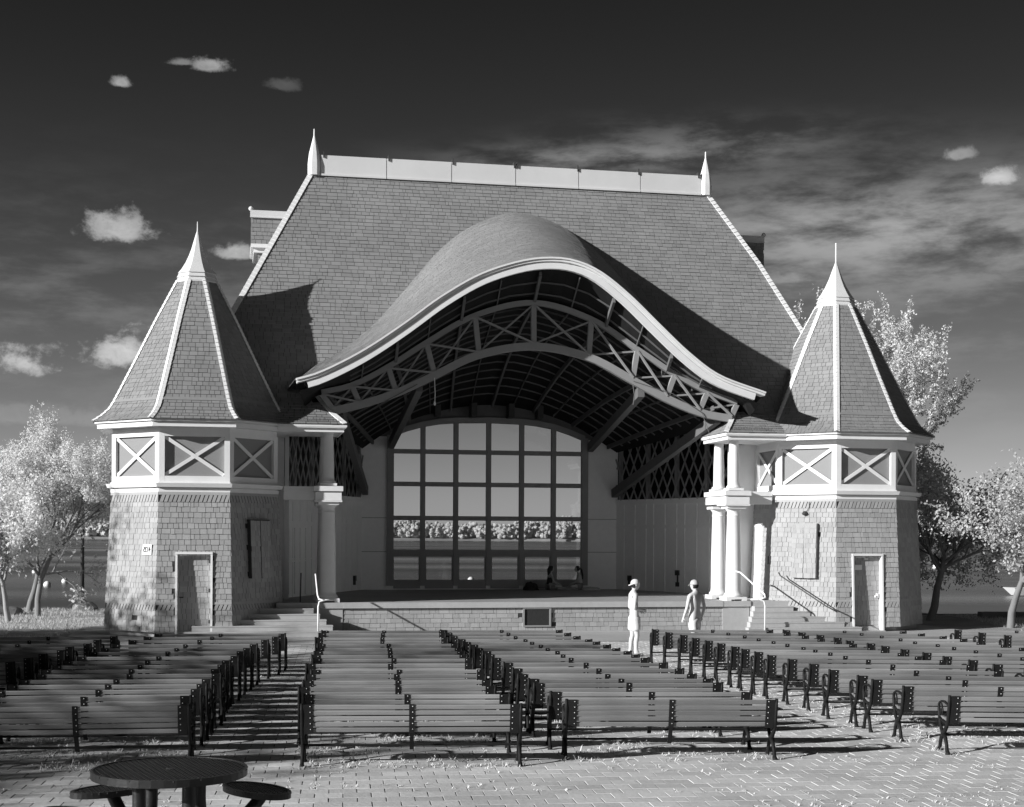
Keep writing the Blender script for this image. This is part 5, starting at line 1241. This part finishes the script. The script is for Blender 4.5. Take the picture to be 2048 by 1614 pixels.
def seated(label, loc, rz, top_m, pony, lean):
    """sits cross-legged on the floor facing local +y"""
    t = thing('person', label, 'person', loc, rz)
    J = {'pelvis': ((0, 0, .13), (.15, .12)), 'waist': ((0, .01 + lean*.3, .28), (.115, .085)), 'chest': ((0, .02 + lean*.7, .44), (.135, .095)), 'neckb': ((0, .02 + lean, .56), (.075, .055)), 'neck': ((0, .03 + lean, .62), .042), 'headb': ((0, .045 + lean, .67), .045)}
    E_ = [('pelvis', 'waist'), ('waist', 'chest'), ('chest', 'neckb'), ('neckb', 'neck'), ('neck', 'headb')]
    for s, n in ((-1, 'l'), (1, 'r')):
        J.update({n+'hip': ((s*.09, .03, .11), .09), n+'thigh': ((s*.22, .20, .14), .075), n+'knee': ((s*.34, .36, .13), .055), n+'calf': ((s*.18, .40, .08), .05), n+'ank': ((-s*.02, .40 - s*.05, .055), .034), n+'toe': ((-s*.16, .38 - s*.05, .04), (.036, .025)),
                  n+'sh': ((s*.155, .01 + lean, .53), .045), n+'ua': ((s*.18, .04+lean*.9, .42), .036), n+'el': ((s*.19, .08+lean*.8, .31), .031), n+'fa': ((s*.18, .18+lean*.5, .27), .028), n+'wr': ((s*.17, .29, .24), .021)})
        E_ += [('pelvis', n+'hip'), (n+'hip', n+'thigh'), (n+'thigh', n+'knee'), (n+'knee', n+'calf'), (n+'calf', n+'ank'), (n+'ank', n+'toe'), ('neckb', n+'sh'), (n+'sh', n+'ua'), (n+'ua', n+'el'), (n+'el', n+'fa'), (n+'fa', n+'wr')]
        hand(J, E_, n+'wr', (0, 1, -.3), (-s, 0, 0), (0, .3, -1), n, .9)
    skin_mesh('body', J, E_, M['skin_dim'], t)
    hc = Vector((0, .06 + lean, .755)); T = sculpt_head(t, hc, .095, (0, 1), M['skin_dim'], M['hair'])
    if pony: mm = MB(); mm.tube(smooth_pts([(0, hc.y-.09, .80), (0, hc.y-.14, .74), (0, hc.y-.17, .62), (0, hc.y-.20, .48), (0, hc.y-.19, .38)], 3), [.03]*3+[.035]*3+[.03]*3+[.022]*3+[.008], 8); mm.build('ponytail', M['hair'], t, smooth=True)
    else: mm = MB(); mm.tube(smooth_pts([(0, hc.y-.05, .84), (0, hc.y-.09, .74), (0, hc.y-.09, .62), (0, hc.y-.10, .52)], 3), [.06]*3+[.075]*3+[.06]*3+[.03], 8); mm.build('long_hair', M['hair'], t, smooth=True)
    G = {'a': ((0, 0, .17), (.155, .125)), 'b': ((0, .01+lean*.3, .28), (.125, .095)), 'c': ((0, .02+lean*.7, .43), (.145, .105)), 'd': ((0, .02+lean*.9, .49), (.12, .09))}
    skin_mesh('top', G, [('a', 'b'), ('b', 'c'), ('c', 'd')], top_m, t)
    S = {'p': ((0, .02, .12), (.17, .13))}; SE = []
    for s, n in ((-1, 'l'), (1, 'r')): S[n+'a'] = ((s*.12, .08, .13), .105); S[n+'b'] = ((s*.24, .23, .145), .092); SE += [('p', n+'a'), (n+'a', n+'b')]
    skin_mesh('skirt', S, SE, M['cloth_grey'], t)
    return t
p1_ = bl(2.62, 9.25, FZ); p2_ = bl(3.78, 9.25, FZ)
seated('person with long dark hair and dark top seated on the stage floor, facing right', (p1_.x, p1_.y, FZ), TH + R(-80), M['dark_cloth'], False, .03)
seated('person with a dark ponytail seated on the stage floor, facing left', (p2_.x, p2_.y, FZ), TH + R(82), M['skin_dim'], True, .06)
def pile(name, label, cat, x, y, s, m, seed):
    b = bmesh.new(); bmesh.ops.create_icosphere(b, subdivisions=4, radius=1)
    for v in b.verts:
        n_ = 1 + .35 * noise.noise(v.co * 2.2 + Vector((seed, 0, 0))) + .12 * noise.noise(v.co * 6 + Vector((0, seed, 0))); v.co *= n_; v.co.z = max(0, v.co.z); v.co = Vector((v.co.x * s[0], v.co.y * s[1], v.co.z * s[2]))
    me = bpy.data.meshes.new(name); b.to_mesh(me); b.free(); me.materials.append(m)
    for p in me.polygons: p.use_smooth = True
    o = bpy.data.objects.new(name, me); C.objects.link(o); p = bl(x, y, FZ); o.location = p; o.rotation_euler = (0, 0, TH); tag(o, label, cat)
pile('bag', 'dark slumped bag on the stage left of the seated pair', 'bag', 1.95, 9.2, (.28, .18, .26), M['dark_cloth'], 2)
pile('blanket', 'pale crumpled blanket between the two people seated on the stage', 'blanket', 3.2, 9.0, (.42, .2, .14), M['cloth_grey'], 4)
pile('blanket', 'pale folded cloth at the feet of the ponytailed person on the stage', 'blanket', 4.1, 8.95, (.36, .2, .11), M['skin_dim'], 6)
